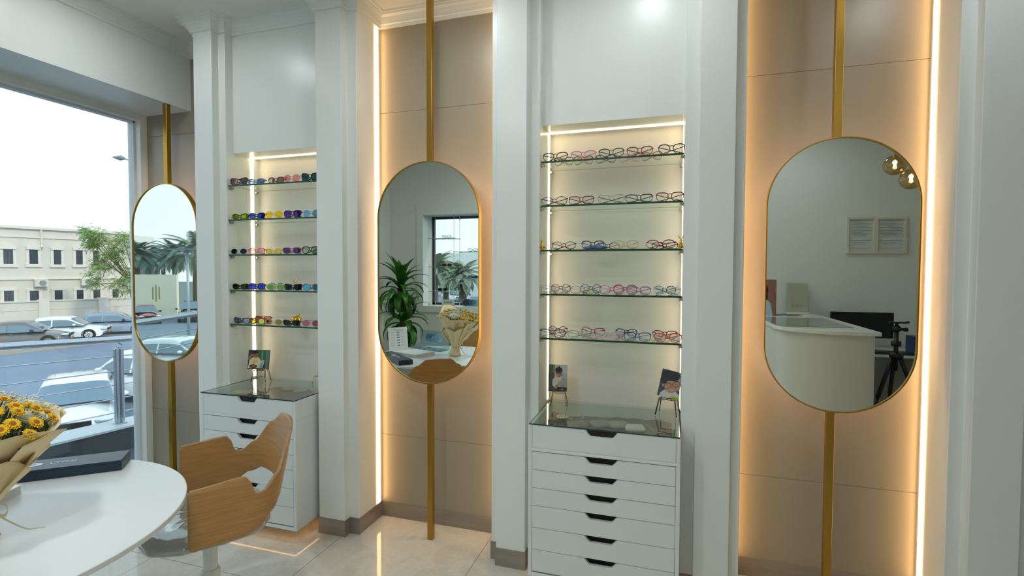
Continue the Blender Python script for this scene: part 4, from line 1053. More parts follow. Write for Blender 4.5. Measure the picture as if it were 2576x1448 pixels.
# ------------------------------------------------------------------ display window fittings
def rod(x, y, label):
    t = thing('cable_rod', label, 'display rod', (x, y, WZ0+.001), 0, 'display rods in the window')
    MB().tube([(0, 0, 0), (0, 0, WZ1-WZ0-.002)], .0022, 6).build('wire', STAIN, t, smooth='all')
    for z in (0, WZ1-WZ0-.05): MB().lathe([(.007, 0), (.007, .04), (.004, .048)], (0, 0, z), 10).build('fixing', CHROME, t, smooth=True)
DY0, DY1 = -1.23, -1.04
xs = [seen(1079, 640, Y=DY1).x, seen(1142, 640, Y=DY1).x, -1.66]
for i, x in enumerate(xs):
    for y, q in ((DY0, 'outer'), (DY1, 'inner')): rod(x, y, '%s steel display rod, number %s from the plant' % (q, ('one', 'two', 'three')[i]))
def dshelf(x0, x1, z, label):
    t = thing('display_shelf', label, 'shelf', ((x0+x1)/2, (DY0+DY1)/2, z), 0, 'glass shelves hung in the display window')
    w_ = (x1-x0)/2-.012
    g = MB(); g.use(SHELF).poly([(-w_, -.085, .003), (w_, -.085, .003), (w_, .085, .003), (-w_, .085, .003)])
    g.use(mat('teal glass edge', '5fb0a8', .2, emit='5fb0a8', es=0)).box(-w_, w_, .085, .086, -.004, .003).box(-w_, w_, -.086, -.085, -.004, .003)
    g.build('glass_pane', None, t)
    for x in (-w_-.012, w_+.012):
        for y in (-.095, .095): MB().ball((x, y, 0), .009, 8, 6).box(min(x, x*.93), max(x, x*.93), y-.005, y+.005, -.006, .0025).build('clamp', CHROME, t, smooth='all')
    return t
for i, (a, c, py, lb) in enumerate(((0, 1, 600, 'highest hung glass shelf in the display window'), (1, 2, 634, 'hung glass shelf in the display window, high and away from the plant'), (0, 1, 671, 'middle hung glass shelf in the display window'),
        (1, 2, 700, 'hung glass shelf in the display window, low and away from the plant'), (0, 1, 732, 'lowest hung glass shelf, just above the display window sill'))):
    z = seen(1110, py, Y=-1.13).z; dshelf(xs[a], xs[c], z, lb)
    col_ = (('8c6a64', 'e8e0e0', None), ('2c3030', '384444', None), ('5a3420', '6a3a24', '8a6050'), ('30343c', '4c6a94', '9ab0d0'), ('2a2622', '3a3834', '707070'))[i]
    px_ = (1124, 1190, 1125, 1190, 1114)[i]; xx = seen(px_, py, Y=-1.13).x
    eyewear(xx, -1.12, z+.004, ('thin rose gold', 'dark teal folded', 'brown tortoiseshell', 'black and blue square', 'black rectangular')[i], 'a glass shelf hung in the display window', style=('geo', 'rect', 'way', 'way', 'rect')[i], W=.135, h=.038,
            fc=col_[0], lens=None if i in (0, 1) else col_[1], lm=col_[2] or 'ffffff', rz=PI, grp='eyewear on the hung window shelves')
p = seen(1127, 768, Y=-1.10)
t = thing('brand_sign', 'small white sign with dark lettering on the display window sill', 'sign', (p.x, -1.10, WZ0+.0005))
MB().box(-.085, .085, 0, .012, 0, .078).build('sign_block', mat('sign white', 'dfe2e2', .4), t, bevel=.001, seg=1)
text_mesh('INVU.', .048, mat('sign ink', '23262a', .5), 'lettering', t, frame_from((0, .0125, .042), (-1, 0, 0), (0, 0, 1)))
p = seen(1172, 768, Y=-1.08)
t = thing('disc_display', 'row of overlapping navy to teal round discs on the display window sill', 'display', (p.x, -1.08, WZ0+.0005))
for k, c in enumerate(('1c2f47', '35566b', '548896', '86b0ba')):
    MB().extr([(.085*0+.045*k+.043*math.cos(2*PI*i/30), -.004*k, .048+.043*math.sin(2*PI*i/30)) for i in range(30)], (0, .004, 0)).build('disc', mat('disc '+c, c, .25), t)
MB().box(-.05, .19, -.03, .02, 0, .006).build('stand', ACR, t)

# ------------------------------------------------------------------ curved counter and what is on it (seen in the large mirror)
CZ = 1.065
def arc(p0, p1, p2, n=16):
    return [tuple(Vector(p0)*(1-u)**2+Vector(p1)*2*u*(1-u)+Vector(p2)*u*u) for u in [i/n for i in range(n+1)]]
t = thing('reception_counter', 'white reception counter with a curved end and glass inset, reflected in the large mirror', 'counter', (1.2, 0, 0))
OFF = Matrix.Translation((-1.2, 0, 0))
body = [(1.46, -.99), (1.46, .66)]+[(x, y) for x, y in arc((1.44, .67), (1.12, .72), (.93, .50))]+arc((.93, .50), (.87, .42), (.87, .30))+[(.87, -.99)]
MB().prism(body, 0.05, CZ-.03).build('body', mat('counter white', 'dcdad2', .22, spec=.5), t, smooth=True, M=OFF)
MB().prism([(Vector(p)-Vector((1.2, 0))).x*.94+1.2 and ((p[0]-1.2)*.94+1.2, p[1]*.97) for p in body], 0, .05).build('plinth', STEEL, t, M=OFF)
topo = [(1.49, -.99), (1.49, .695)]+arc((1.47, .70), (1.10, .75), (.90, .52))+arc((.90, .52), (.84, .43), (.84, .30))+[(.84, -.99)]
MB().prism(topo, CZ-.0295, CZ).build('worktop', mat('counter top white', 'e6e8e4', .2), t, bevel=.003, M=OFF)
MB().prism([(.853, -.40), (1.40, -.43), (1.40, .42), (.90, .47), (.853, .40)], CZ+.0004, CZ+.004).build('glass_inset', mat('smoked counter glass', '8f978c', .05, spec=.9), t, M=OFF)
t = thing('brand_board', 'grey mirror board with reversed lettering standing on the counter', 'display board', (seen(2007, 750, Y=-.93).x, -.93, CZ+.0005))
pz = .30
MB().box(-.095, .095, 0, .004, .02, .32, Matrix.Rotation(.1, 4, 'X')).build('board', mat('grey mirror board', 'c2c0ae', .15, metal=.25), t)
text_mesh('INVU', .05, mat('soft green ink', '9cb8a0', .4), 'lettering', t, Matrix.Rotation(.1, 4, 'X') @ frame_from((0, .006, .085), (-1, 0, 0), (0, 0, 1)))
MB().box(-.10, .10, -.01, .06, 0, .02).build('foot', mat('foot white', 'e6e6e0', .3), t)
for k, (x, y, c, lb, rz) in enumerate(((1.13, -.78, '2f3a38', 'black brochure lying on the counter by the mirror board', .2), (1.05, -.74, '2f7f72', 'green brochure lying on the counter by the mirror board', .5), (1.21, -.70, '6a6470', 'grey leaflet at the edge of the counter leaflets', -.3))):
    o = MB().box(-.07, .07, -.045, .045, 0, .003).build('brochure', mat('brochure '+c, c, .3)); o.location = (x, y, CZ+.0008+.0032*k); o.rotation_euler = (0, 0, rz); tag(o, lb, 'brochure', 'brochures on the counter')
p = seen(1932, 770, Y=-.55)
t = thing('poster_stand', 'standing photograph of a dark haired woman in a pale blue jumper on the counter', 'poster', (.905, -.60, CZ+.0005), 0)
MB().box(-.13, .13, 0, .006, 0, .36).build('board', ink('9a6a5c'), t)
b = MB(); k = 0
for c, pts in (('211c1e', el(.5, .70, .22, .20)), ('211c1e', R_(.30, .42, .72, .70)), ('c99882', el(.5, .64, .15, .14)), ('b8cfe4', [(.12, 0), (.2, .36), (.4, .48), (.62, .48), (.82, .36), (.9, 0)]), ('c99882', R_(.44, .46, .57, .56)), ('2a2224', el(.44, .66, .025, .014)), ('2a2224', el(.56, .66, .025, .014)), ('a3484a', el(.5, .57, .04, .014))):
    k += 1; b.use(ink(c)).poly([((.5-u)*.26, .0062+.0001*k, v*.36) for u, v in pts])
b.build('print', None, t)
# desk, monitor and keyboard behind the counter
t = thing('desk', 'white desk behind the reception counter', 'desk', (2.0, -.68, 0))
MB().box(-.50, .55, -.28, .22, .72, .745).build('desktop', WHITE, t)
MB().box(-.50, -.48, -.26, .20, 0, .72).build('side_panel', WHITE, t); MB().box(.53, .55, -.26, .20, 0, .72).build('side_panel', WHITE, t); MB().box(-.48, .53, -.26, -.24, .1, .72).build('back_panel', mat('desk grey', 'b0aea4', .5), t)
a = seen(2086, 783, Y=-.74); c = seen(2230, 860, Y=-.74)
t = thing('computer_monitor', 'black computer monitor on the desk behind the counter', 'monitor', ((a.x+c.x)/2+.03, -.74, .7455))
hw = (c.x-a.x)/2+.02; z1 = a.z-.745; z0 = .12
MB().box(-hw, hw, -.02, .02, z0, z1).build('housing', mat('monitor black', '15151a', .35), t, bevel=.004)
MB().box(-hw+.012, hw-.012, .0202, .0212, z0+.022, z1-.012).build('screen', mat('monitor screen', '0b0b10', .08), t)
MB().box(-.03, .03, -.06, -.0205, .01, .30).box(-.12, .12, -.12, .08, 0, .01).build('stand', mat('monitor black', '15151a'), t)
o = MB().box(-.2, .2, -.07, .07, 0, .02).build('keyboard', mat('keyboard black', '1c1c20', .5), bevel=.004); o.location = (a.x+.42, -.53, .7455); tag(o, 'black keyboard on the desk in front of the monitor', 'keyboard')
# framed certificates
for i, (l, r) in enumerate(((2132, 2203), (2205, 2281))):
    A = seen(l, 546, Y=-.975); C_ = seen(r, 637, Y=-.975)
    t = thing('framed_certificate', ('framed certificate on the far wall, hung over the monitor', 'framed certificate on the far wall, hung closer to the glass globe lamps')[i], 'picture frame', ((A.x+C_.x)/2, -.9995, (A.z+C_.z)/2), 0, 'framed certificates on the far wall')
    hw = (C_.x-A.x)/2; hh = (A.z-C_.z)/2
    for q in ((-hw, hw, hh-.02, hh), (-hw, hw, -hh, -hh+.02), (-hw, -hw+.02, -hh+.02, hh-.02), (hw-.02, hw, -hh+.02, hh-.02)): MB().box(q[0], q[1], 0, .022, q[2], q[3]).build('frame_rail', mat('cream frame', 'ddd9c4', .4), t)
    MB().box(-hw+.02, hw-.02, 0, .008, -hh+.02, hh-.02).build('certificate_paper', mat('certificate paper', 'd3d6d2', .5), t)
    b = MB(); 
    for j, zz in enumerate((.78, .60, .42, .24, .10, -.30)):
        b.use(mat('certificate blue', '5f7ea0', .5)).box(-hw*.72, hw*.72, .0082, .0086, zz*hh, zz*hh+.004)
        b.use(mat('certificate grey', '9aa09e', .5))
        for m_ in range(3): b.box(-hw*(.6-.05*m_), hw*(.5-.2*((j+m_) % 2)), .0082, .0086, zz*hh-.014-.010*m_, zz*hh-.011-.010*m_)
    b.box(-hw*.7, hw*.7, .0082, .0086, -hh*.72, -hh*.70).build('certificate_print', None, t)
# tripod
t = thing('camera_tripod', 'black camera tripod with ball head standing beside the counter', 'tripod', (seen(2256, 808, Y=.15).x, .15, 0))
TB = mat('tripod black', '17171a', .4)
hz = seen(2256, 808, Y=.15).z
for k in range(3):
    a = 2*PI*k/3+2.75; L = MB().tube([(.03*math.cos(a), .03*math.sin(a), hz-.29), (.15*math.cos(a), .15*math.sin(a), hz-.62)], .017, 8).tube([(.15*math.cos(a), .15*math.sin(a), hz-.62), (.28*math.cos(a), .28*math.sin(a), .01)], .012, 8)
    L.ball((.03*math.cos(a), .03*math.sin(a), hz-.28), .024, 10, 6).build('leg', TB, t, smooth='all')
MB().tube([(0, 0, hz-.40), (0, 0, hz-.09)], .016, 10).lathe([(.02, hz-.20), (.034, hz-.20), (.034, hz-.16), (.02, hz-.16)], n=16).lathe([(.02, hz-.3), (.045, hz-.29), (.045, hz-.26), (.02, hz-.25)], n=12).build('centre_column', TB, t, smooth='all')
MB().ball((0, 0, hz-.06), .032, 14, 9).tube([(0, 0, hz-.06), (.06, 0, hz-.065)], .012, 8).ball((.065, 0, hz-.065), .018, 9, 6).lathe([(.012, hz-.04), (.012, hz-.015)], n=12).build('ball_head', TB, t, smooth='all')
MB().box(-.055, .055, -.02, .02, hz-.015, hz-.003).tube([(.055, 0, hz-.009), (.085, 0, hz-.004)], .009, 8).build('clamp_plate', TB, t)
# clutter past the tripod
t = thing('cardboard_box', 'blue and yellow carton on the desk behind the tripod', 'box', (2.28, -.56, .7455))
MB().box(-.13, .13, -.09, .09, 0, .17).build('carton', ink('263a68'), t); MB().box(-.13, .13, .0902, .0908, 0, .035).lathe([(0, 0), (.035, 0)], (0, 0, 0), 20, Matrix.Translation((-.05, .0912, .11)) @ Matrix.Rotation(PI/2, 4, 'X')).build('yellow_print', ink('c0a838'), t)
# glass globe lamps
t0 = None
for i, (px_, py, Y) in enumerate(((2251, 415, .30), (2292, 450, .36))):
    p = seen(px_, py, Y=Y); r = .078
    t = thing('globe_pendant', ('amber glass globe pendant, the higher of the pair', 'amber glass globe pendant, the lower of the pair')[i], 'pendant lamp', p, 0, 'amber glass globe pendants')
    MB().ball((0, 0, 0), r, 28, 18).build('glass_globe', coloured_lens('amber globe', 'e6d0a8', 'f8ead0', .25), t, smooth='all')
    MB().ball((0, 0, .02), .016, 10, 8).ball((0, 0, -.005), .011, 10, 8).build('bulb', mat('bulb glow', 'ffffff', emit='ffe0a8', es=25), t, smooth='all')
    MB().tube([(0, 0, .04), (0, 0, .075)], .012, 10).build('socket', GOLD, t, smooth='all'); MB().tube([(0, 0, .075), (0, 0, ZC-p.z-.001)], .0018, 6).build('cord', BLACKM, t)
# ------------------------------------------------------------------ outdoors: terrace, street, houses, cars
GZ = -2.8
def at_depth(px, py, D):
    d = ray(px, py); t = D/FPX; return Vector((d.x*t, d.y*t, H+d.z*t))
def flip(v): return Vector((v.x, 2*MY-v.y, v.z))
def on_ground(px, D, mir=False):
    p = at_depth(px, 724, D); p = flip(p) if mir else p; return Vector((p.x, p.y, GZ))
ROAD = mat('asphalt', '66788c', .65, noise=(.35, '748598', .35)); 
tag(MB().box(-140, 60, -140, 120, GZ-.2, GZ).build('street_ground', ROAD), 'grey blue asphalt street running past the shop', 'street', kind='structure')
RD = Vector((-.072, 1, -.068)); R0 = Vector((-5.3, 3.68, -.0545))      # the terrace is a gentle ramp
def along(xa, xb, za, zb, ya, yb, b):
    k = R0+RD*(ya-R0.y); o = Vector((k.x, k.y, k.z))
    return b.extr([(o.x+xa, o.y, o.z+za), (o.x+xb, o.y, o.z+za), (o.x+xb, o.y, o.z+zb), (o.x+xa, o.y, o.z+zb)], RD*(yb-ya))
b = along(.15, 2.1, -2.0, -.245, -2.5, 9, MB())
b = b.extr([(-4.9, -2.5, GZ), (-4.9, -1.31, GZ), (-4.9, -1.31, -.02), (-4.9, -2.5, -.02)], (8.3, 0, 0))
struct(b.build('floor_terrace', mat('dark terrace tile', '4a5560', .25, noise=(2.5, '5c6672', .3))))
DSTONE = mat('dark granite', '2c3439', .3, noise=(6, '3a4348', .3))
b = along(-.15, .15, -2.3, -.020, -2.7, 9, MB()).box(-4.9, 3.4, -2.8, -2.5, GZ, .36)
b2 = b.build('terrace_parapet', DSTONE); tag(b2, 'dark granite parapet of the terrace outside the window', 'parapet', kind='structure')
along(-.17, .18, -.0195, 0, -2.7, 9, MB()).box(-4.88, 3.4, -2.82, -2.48, .3605, .38).build('coping', mat('white coping', 'c7d0d2', .4), b2)
def railing(p0, p1, posts, label):
    p0 = Vector(p0); p1 = Vector(p1); L = (p1-p0); d = L.normalized(); U = Vector((0, 0, 1))
    t = thing('terrace_railing', label, 'railing', p0, 0, 'stainless steel railings on the terrace')
    MB().tube([(0, 0, .855), tuple(L+Vector((0, 0, .855)))], .030, 16).build('handrail', STAIN, t, smooth='all')
    for z in (.685, .535, .395, .255, .115): MB().tube([(0, 0, z), tuple(L+Vector((0, 0, z)))], .006, 8).build('rail_wire', STAIN, t, smooth='all')
    for s in posts:
        q = d*s
        pr = [(.024, .005), (.024, .755), (.018, .76)]
        po = MB().lathe(pr, tuple(q-d*.024), 14).lathe(pr, tuple(q+d*.024), 14).build('post', STAIN, t, smooth=True)
        MB().lathe([(.06, 0), (.06, .012), (.03, .02)], tuple(q), 20).build('base_flange', STAIN, po, smooth=True)
        MB().tube([tuple(q+U*.76), tuple(q+U*.775), tuple(q+d*.03+U*.785), tuple(q+d*.035+U*.80), tuple(q+d*.012+U*.812), tuple(q+U*.83)], .007, 8).build('rail_hook', STAIN, po, smooth='all')
    return t
ln = RD.length
railing(R0+RD*(-2.3-R0.y), R0+RD*(9-R0.y), tuple(ln*(q+2.3) for q in (-1.2, .42, 2.05, 3.68, 5.31, 6.94, 8.57)), 'stainless railing along the street side of the terrace outside the big window')
railing((-4.6, -2.65, .3805-.40), (3.3, -2.65, .3805-.40), (.6, 1.7, 2.5, 3.3, 4.9, 6.5), 'stainless railing seen through the display window')

# ---- cars
TYRE = mat('tyre rubber', '17181a', .8); RIM = mat('alloy rim', 'a9adb2', .25, metal=.8); CGL = mat('car window', '577486', .06, spec=1., coat=.6); PLATE = mat('orange number plate', 'c77a1e', .5)
TRIM_ = mat('car black trim', '14161a', .4); LAMP = mat('head lamp', 'cfdbe2', .08, metal=.4); REDL = mat('tail lamp', '8c1218', .2)
def car(p, heading, c, label, L=4.55, Wd=1.76, Hh=1.46, name='parked_car', suv=False, rim=RIM):
    az = math.atan2(heading[1], heading[0])
    t = thing(name, label, 'car', (p[0], p[1], GZ), az, 'cars parked along the street')
    P = mat('car paint '+c, c, .18, spec=.6, coat=.8)
    hb = .30 if suv else .20; belt = 1.02 if suv else .90; tail = 1.08 if suv else 1.0; nose = .84 if suv else .70
    topz = [(-.5, tail-.22), (-.47, tail-.02), (-.36, tail+.01), (-.25, belt+.05), (.16, belt+.03), (.26, belt-.01), (.40, nose+.10), (.475, nose), (.5, nose-.22)]
    def lerp(tab, x):
        for (a, q), (c_, r) in zip(tab, tab[1:]):
            if x <= c_: return q+(r-q)*(x-a)/(c_-a)
        return tab[-1][1]
    def sm(tab, x): return sum(lerp(tab, min(.5, max(-.5, x+d))) for d in (-.02, -.01, 0, .01, .02))/5
    def body(u, v):
        s = u-.5; zt = sm(topz, s); zb = hb+(.10*max(0, abs(s)-.44)/.06)
        wv = Wd/2*(1-.22*max(0, (abs(s)-.36)/.14)**2)
        a = PI*v; e = 4.2; cc, ss = math.cos(a), math.sin(a); f = (abs(cc)**e+abs(ss)**2.6)**(-1/3.2)
        y = -cc*min(1.0, f)*wv; z = zb+(zt-zb)*min(1, abs(ss)**.42)
        if z > zb+.55*(zt-zb): y *= 1-.10*((z-zb)/(zt-zb)-.55)/.45
        xx = s*L
        if abs(s) > .42: xx -= math.copysign(.22*(abs(y)/wv)**2.5*(abs(s)-.42)/.08, s)
        return (xx, y, z)
    MB().grid(body, 60, 26).poly([body(0, j/25) for j in range(26)]).poly([body(1, j/25) for j in range(26)][::-1]).build('body', P, t, smooth='all')
    rf = [(-.40, belt+.04), (-.36, belt+.10), (-.22, Hh-.06), (-.10, Hh-.005), (.02, Hh), (.10, Hh-.03), (.27, belt+.02)] if not suv else [(-.47, belt+.04), (-.44, belt+.30), (-.40, Hh-.05), (-.15, Hh), (.02, Hh), (.08, Hh-.03), (.23, belt+.03)]
    a0, a1 = rf[0][0], rf[-1][0]; NU, NV = 48, 25
    def gh(u, v):
        s = a0+(a1-a0)*u; zt = lerp(rf, s); zt = sum(lerp(rf, max(a0, min(a1, s+d))) for d in (-.015, 0, .015))/3; zb = belt-.03
        k = (zt-zb)/(Hh-zb); a = PI*v; cc, ss = math.cos(a), math.sin(a)
        z = zb+(zt-zb)*min(1, (ss*1.12))**.75
        hh = (z-zb)/(Hh-zb)
        y = -math.copysign(1, cc)*min(1, abs(cc)*1.6)**.8*Wd/2*(.93-.22*hh)
        return (s*L, y, z)
    g = MB(); vs = [gh(i/(NU-1), j/(NV-1)) for i in range(NU) for j in range(NV)]
    g.v = vs; g.mats = [CGL, P]
    for i in range(NU-1):
        s = a0+(a1-a0)*(i+.5)/(NU-1)
        for j in range(NV-1):
            v = (j+.5)/(NV-1); side = v < .20 or v > .80
            roofz = lerp(rf, s) > Hh-.10
            if side: pt = any(abs(s-q) < w_ for q, w_ in ((-.065, .008), (-.235 if not suv else -.26, .007))) or .165 < v < .835
            else: pt = roofz or v < .235 or v > .765
            if side and (s > .175 and .12 < v < .88): pt = True
            g.f.append((i*NV+j, (i+1)*NV+j, (i+1)*NV+j+1, i*NV+j+1)); g.mi.append(1 if pt else 0)
    g.build('cabin', None, t, smooth='all')
    wr = .345 if suv else .315
    for sx_ in (-1, 1):
        xw = sx_*L*.30 if sx_ < 0 else L*.315
        for sy in (-1, 1):
            yw = sy*(Wd/2-.09); M_ = Matrix.Translation((xw, yw, wr)) @ Matrix.Rotation(-sy*PI/2, 4, 'X')
            wh = MB().lathe([(wr*.66, -.10), (wr*.92, -.10), (wr, -.07), (wr, .07), (wr*.94, .10), (wr*.66, .10)], n=28, M=M_, cap=False).build('wheel', TYRE, t, smooth=True)
            rb_ = MB().lathe([(wr*.66, .06), (wr*.68, .095), (wr*.64, .085), (wr*.62, .03), (0, .03)], n=28, M=M_)
            for k in range(7):
                a = 2*PI*k/7; rb_.tube([M_ @ Vector((.03*math.cos(a), .03*math.sin(a), .085)), M_ @ Vector((wr*.64*math.cos(a), wr*.64*math.sin(a), .08))], .022, 5)
            rb_.build('rim', rim, wh, smooth=True)
            aw = MB()
            aw.lathe([(wr*1.02, .105), (wr*1.14, .108), (wr*1.14, .10)], n=28, M=M_, cap=False).build('wheel_arch', TRIM_, t)
    for sy in (-1, 1):
        MB().ball((L*.462, sy*Wd*.34, nose-.05), (.20, .20, .075), 14, 8, Matrix.Rotation(-sy*.35, 3, 'Z')).build('head_lamp', LAMP, t, smooth='all')
        MB().ball((-L*.475, sy*Wd*.38, tail-.14), (.10, .16, .09), 12, 7).build('tail_lamp', REDL, t, smooth='all')
        MB().ball((L*.17, sy*(Wd/2+.10), belt+.06), (.09, .12, .07), 12, 8).build('door_mirror', P if c[0] > '8' else TRIM_, t, smooth='all')
    MB().box(L*.488, L*.503, -.36, .36, nose-.16, nose-.02).box(L*.486, L*.502, -.5, .5, hb+.04, hb+.16).build('grille', TRIM_, t)
    MB().box(L*.503, L*.507, -.26, .26, hb+.17, hb+.28).build('number_plate', PLATE, t)
    b = MB()
    for sy in (-1, 1):
        for x in (-.02, -.19): b.box(x*L-.1, x*L+.04, sy*Wd/2*.985-.012, sy*Wd/2*.985+.012, belt-.12, belt-.09)
    b.build('door_handles', P, t)
    return t
car(on_ground(46, 28.0), (.70, .71), '63605c', 'dark grey saloon parked across the street, cut by the window view', 4.5)
car(on_ground(155, 31.0), (.72, .69), 'e8ecee', 'white saloon parked across the street between dark grey and blue grey cars', 4.65, rim=RIM)
car(on_ground(278, 34.2), (.70, .71), '8096aa', 'blue grey saloon parked across the street behind the oval mirror', 4.9, 1.86)
car(on_ground(188, 13.6), (.82, -.57), 'dfe8ec', 'white car with its bonnet towards the terrace, beyond the railing', 4.6, 1.78)
car(on_ground(364, 17.0), (-.98, -.12), 'e2e9ec', 'white sport utility car beyond the railing post', 4.5, 1.82, 1.68, suv=True)
car(on_ground(445, 21.5, True), (.97, -.25), 'd9e3e6', 'white saloon seen side on in the oval mirror beside the window', 4.7, 1.8)
car(on_ground(362, 41, True), (.90, .43), '8c3840', 'red hatchback reflected in the oval mirror beside the window', 3.9, 1.68, 1.5)
car(on_ground(480, 43, True), (.76, .64), '2c425c', 'dark blue sport utility car reflected in the oval mirror beside the window', 4.6, 1.86, 1.7, suv=True)
car(on_ground(1150, 72, True), (-.8, -.5), 'f0f2f2', 'white car on the road seen through the display window', 4.5, 1.8, 1.6, suv=True)

# ---- building across the street
CREAM = mat('cream render', 'd9d2c6', .85, noise=(.6, 'd0c8ba', .35)); CREAM2 = mat('cream trim', 'dcd6ca', .85)
fa = math.radians(14); FD = Vector((math.sin(fa), math.cos(fa), 0)); FN = Vector((math.cos(fa), -math.sin(fa), 0))
B0 = at_depth(165, 640, 38.5); B0.z = GZ
def fac(px, py, off=0.):
    d = ray(px, py); o = Vector((0, 0, H)); q = B0+FN*off
    t = (q-o).dot(FN)/d.dot(FN); p = o+d*t; return (p-B0).dot(FD), p.z
t = thing('cream_building', 'cream two storey building with small barred windows across the street', 'building', B0, math.atan2(FD.y, FD.x))
# local: +x along facade, -y towards the shop
l0 = fac(-330, 640)[0]; l1 = fac(400, 640)[0]; ztop = fac(165, 577)[1]-GZ
MB().box(l0, l1, 0, 9, 0, ztop).build('walls', CREAM, t)
zl = fac(165, 700)[1]-GZ
MB().box(l0, l1, -.18, 0, ztop-.12, ztop+.06).box(l0, l1, -.08, 0, ztop-.75, ztop-.66).box(l0, l1, -.10, 0, zl-.06, zl+.06).build('ledges', CREAM2, t)
WG = mat('dark window pane', '43546a', .15, spec=.8); BARM = mat('window bars', '2c2c2c', .5)
wins = [(20, 626, 664, 26, 1), (84, 627, 664, 23, 1), (144, 628, 665, 20, 1), (199, 629, 665, 18, 1), (241, 630, 666, 16, 1), (292, 632, 666, 15, 1), (332, 633, 667, 14, 1),
        (22, 731, 757, 26, 0), (86, 731, 755, 24, 0), (147, 730, 756, 21, 0), (201, 729, 755, 18, 0), (243, 728, 753, 18, 0), (290, 727, 752, 16, 0), (333, 726, 750, 14, 0)]
for px_, ya, yb, wd, up in wins:
    xa, za = fac(px_-wd/2, ya); xb, zb = fac(px_+wd/2, yb); z0, z1 = zb-GZ, za-GZ
    f = MB(); e = .12
    f.box(xa-e-.05, xa, -.06, 0, z0-e, z1+e).box(xb, xb+e+.05, -.06, 0, z0-e, z1+e).box(xa-e-.12, xb+e+.12, -.12, 0, z0-e-.10, z0)
    if up: f.extr([(xa-e-.05, -.14, z1), (xb+e+.05, -.14, z1), (xb+e+.05, -.14, z1+.22), ((xa+xb)/2, -.14, z1+.50), (xa-e-.05, -.14, z1+.22)], (0, .14, 0))
    else: f.box(xa-e-.08, xb+e+.08, -.08, 0, z1, z1+.16)
    f = f.build('window_surround', CREAM2, t)
    MB().box(xa, xb, -.02, -.005, z0, z1).build('pane', WG, f)
    b = MB(); n = 7
    for k in range(1, n): x = xa+(xb-xa)*k/n; b.box(x-.012, x+.012, -.05, -.03, z0, z1)
    b.box(xa, xb, -.05, -.03, (z0+z1)/2-.012, (z0+z1)/2+.012).build('bars', BARM, f)
for px_, ya, yb in ((102, 573, 618), (215, 581, 626)):
    xa, za = fac(px_, ya); xb, zb = fac(px_, yb); MB().tube([(xa, -.10, za-GZ), (xa, -.10, zb-GZ)], .06, 8).tube([(xa, -.10, zb-GZ), (xa, -.26, zb-GZ-.12)], .07, 8).build('drain_spout', CREAM2, t)
for px_, py, w_ in ((100, 711, 34), (215, 708, 28), (308, 709, 22)):
    xa, za = fac(px_-w_/2, py-8); xb, zb = fac(px_+w_/2, py+9)
    u = MB().box(xa, xb, -.42, -.06, zb-GZ, za-GZ).build('air_conditioner', mat('ac casing', 'cfcdc4', .5), t)
    r = (za-zb)*.40; M_ = Matrix.Translation((xb-(xb-xa)*.42, -.422, (za+zb)/2-GZ)) @ Matrix.Rotation(PI/2, 4, 'X')
    MB().lathe([(0, 0), (r, 0), (r, .01), (0, .012)], n=20, M=M_).build('fan_grille', mat('fan grey', '8a8a84', .6), u)
# boundary wall
f1 = -(38.5-34.2)*-1.0
b0, zb0 = fac(-330, 763, 4.0); b1, zb1 = fac(400, 748, 4.0)
t = thing('boundary_wall', 'low cream boundary wall behind the parked cars across the street', 'wall', B0, math.atan2(FD.y, FD.x))
zt_ = fac(165, 756, 4.0)[1]-GZ
b = MB().box(b0, b1, -4.15, -4.0, 0, zt_).box(b0, b1, -4.22, -3.95, zt_, zt_+.09).box(b0, b1, -4.17, -4.15, zt_-.55, zt_-.50)
b.build('wall_run', CREAM, t)
for px_ in (-40, 108, 257, 380):
    x = fac(px_, 780, 4.0)[0]; MB().box(x-.28, x+.28, -4.3, -3.95, 0, zt_+.14).build('pillar', CREAM2, t)
# raised kerb in the street
k0 = on_ground(-60, 24.5); k1 = on_ground(420, 33)
kd = (k1-k0).normalized(); t = thing('kerb', 'raised grey kerb in the middle of the street', 'kerb', k0, math.atan2(kd.y, kd.x))
MB().box(-5, (k1-k0).length+5, -.25, .25, 0, .22).build('kerb_stone', mat('kerb grey', 'a39d92', .8), t)
b = MB()
for q, (pa, pb) in enumerate((((-50, 15.8), (420, 22.5)),)):
    A_ = on_ground(*pa); B_ = on_ground(*pb); d_ = (B_-A_).normalized(); n_ = Vector((-d_.y, d_.x, 0))*.06
    b.add([A_-n_+Vector((0, 0, .004)), B_-n_+Vector((0, 0, .004)), B_+n_+Vector((0, 0, .004)), A_+n_+Vector((0, 0, .004))], [(0, 1, 2, 3)])
tag(b.build('lane_line', mat('worn lane paint', 'a9b8c6', .7)), 'worn pale lane line on the street asphalt', 'lane marking')

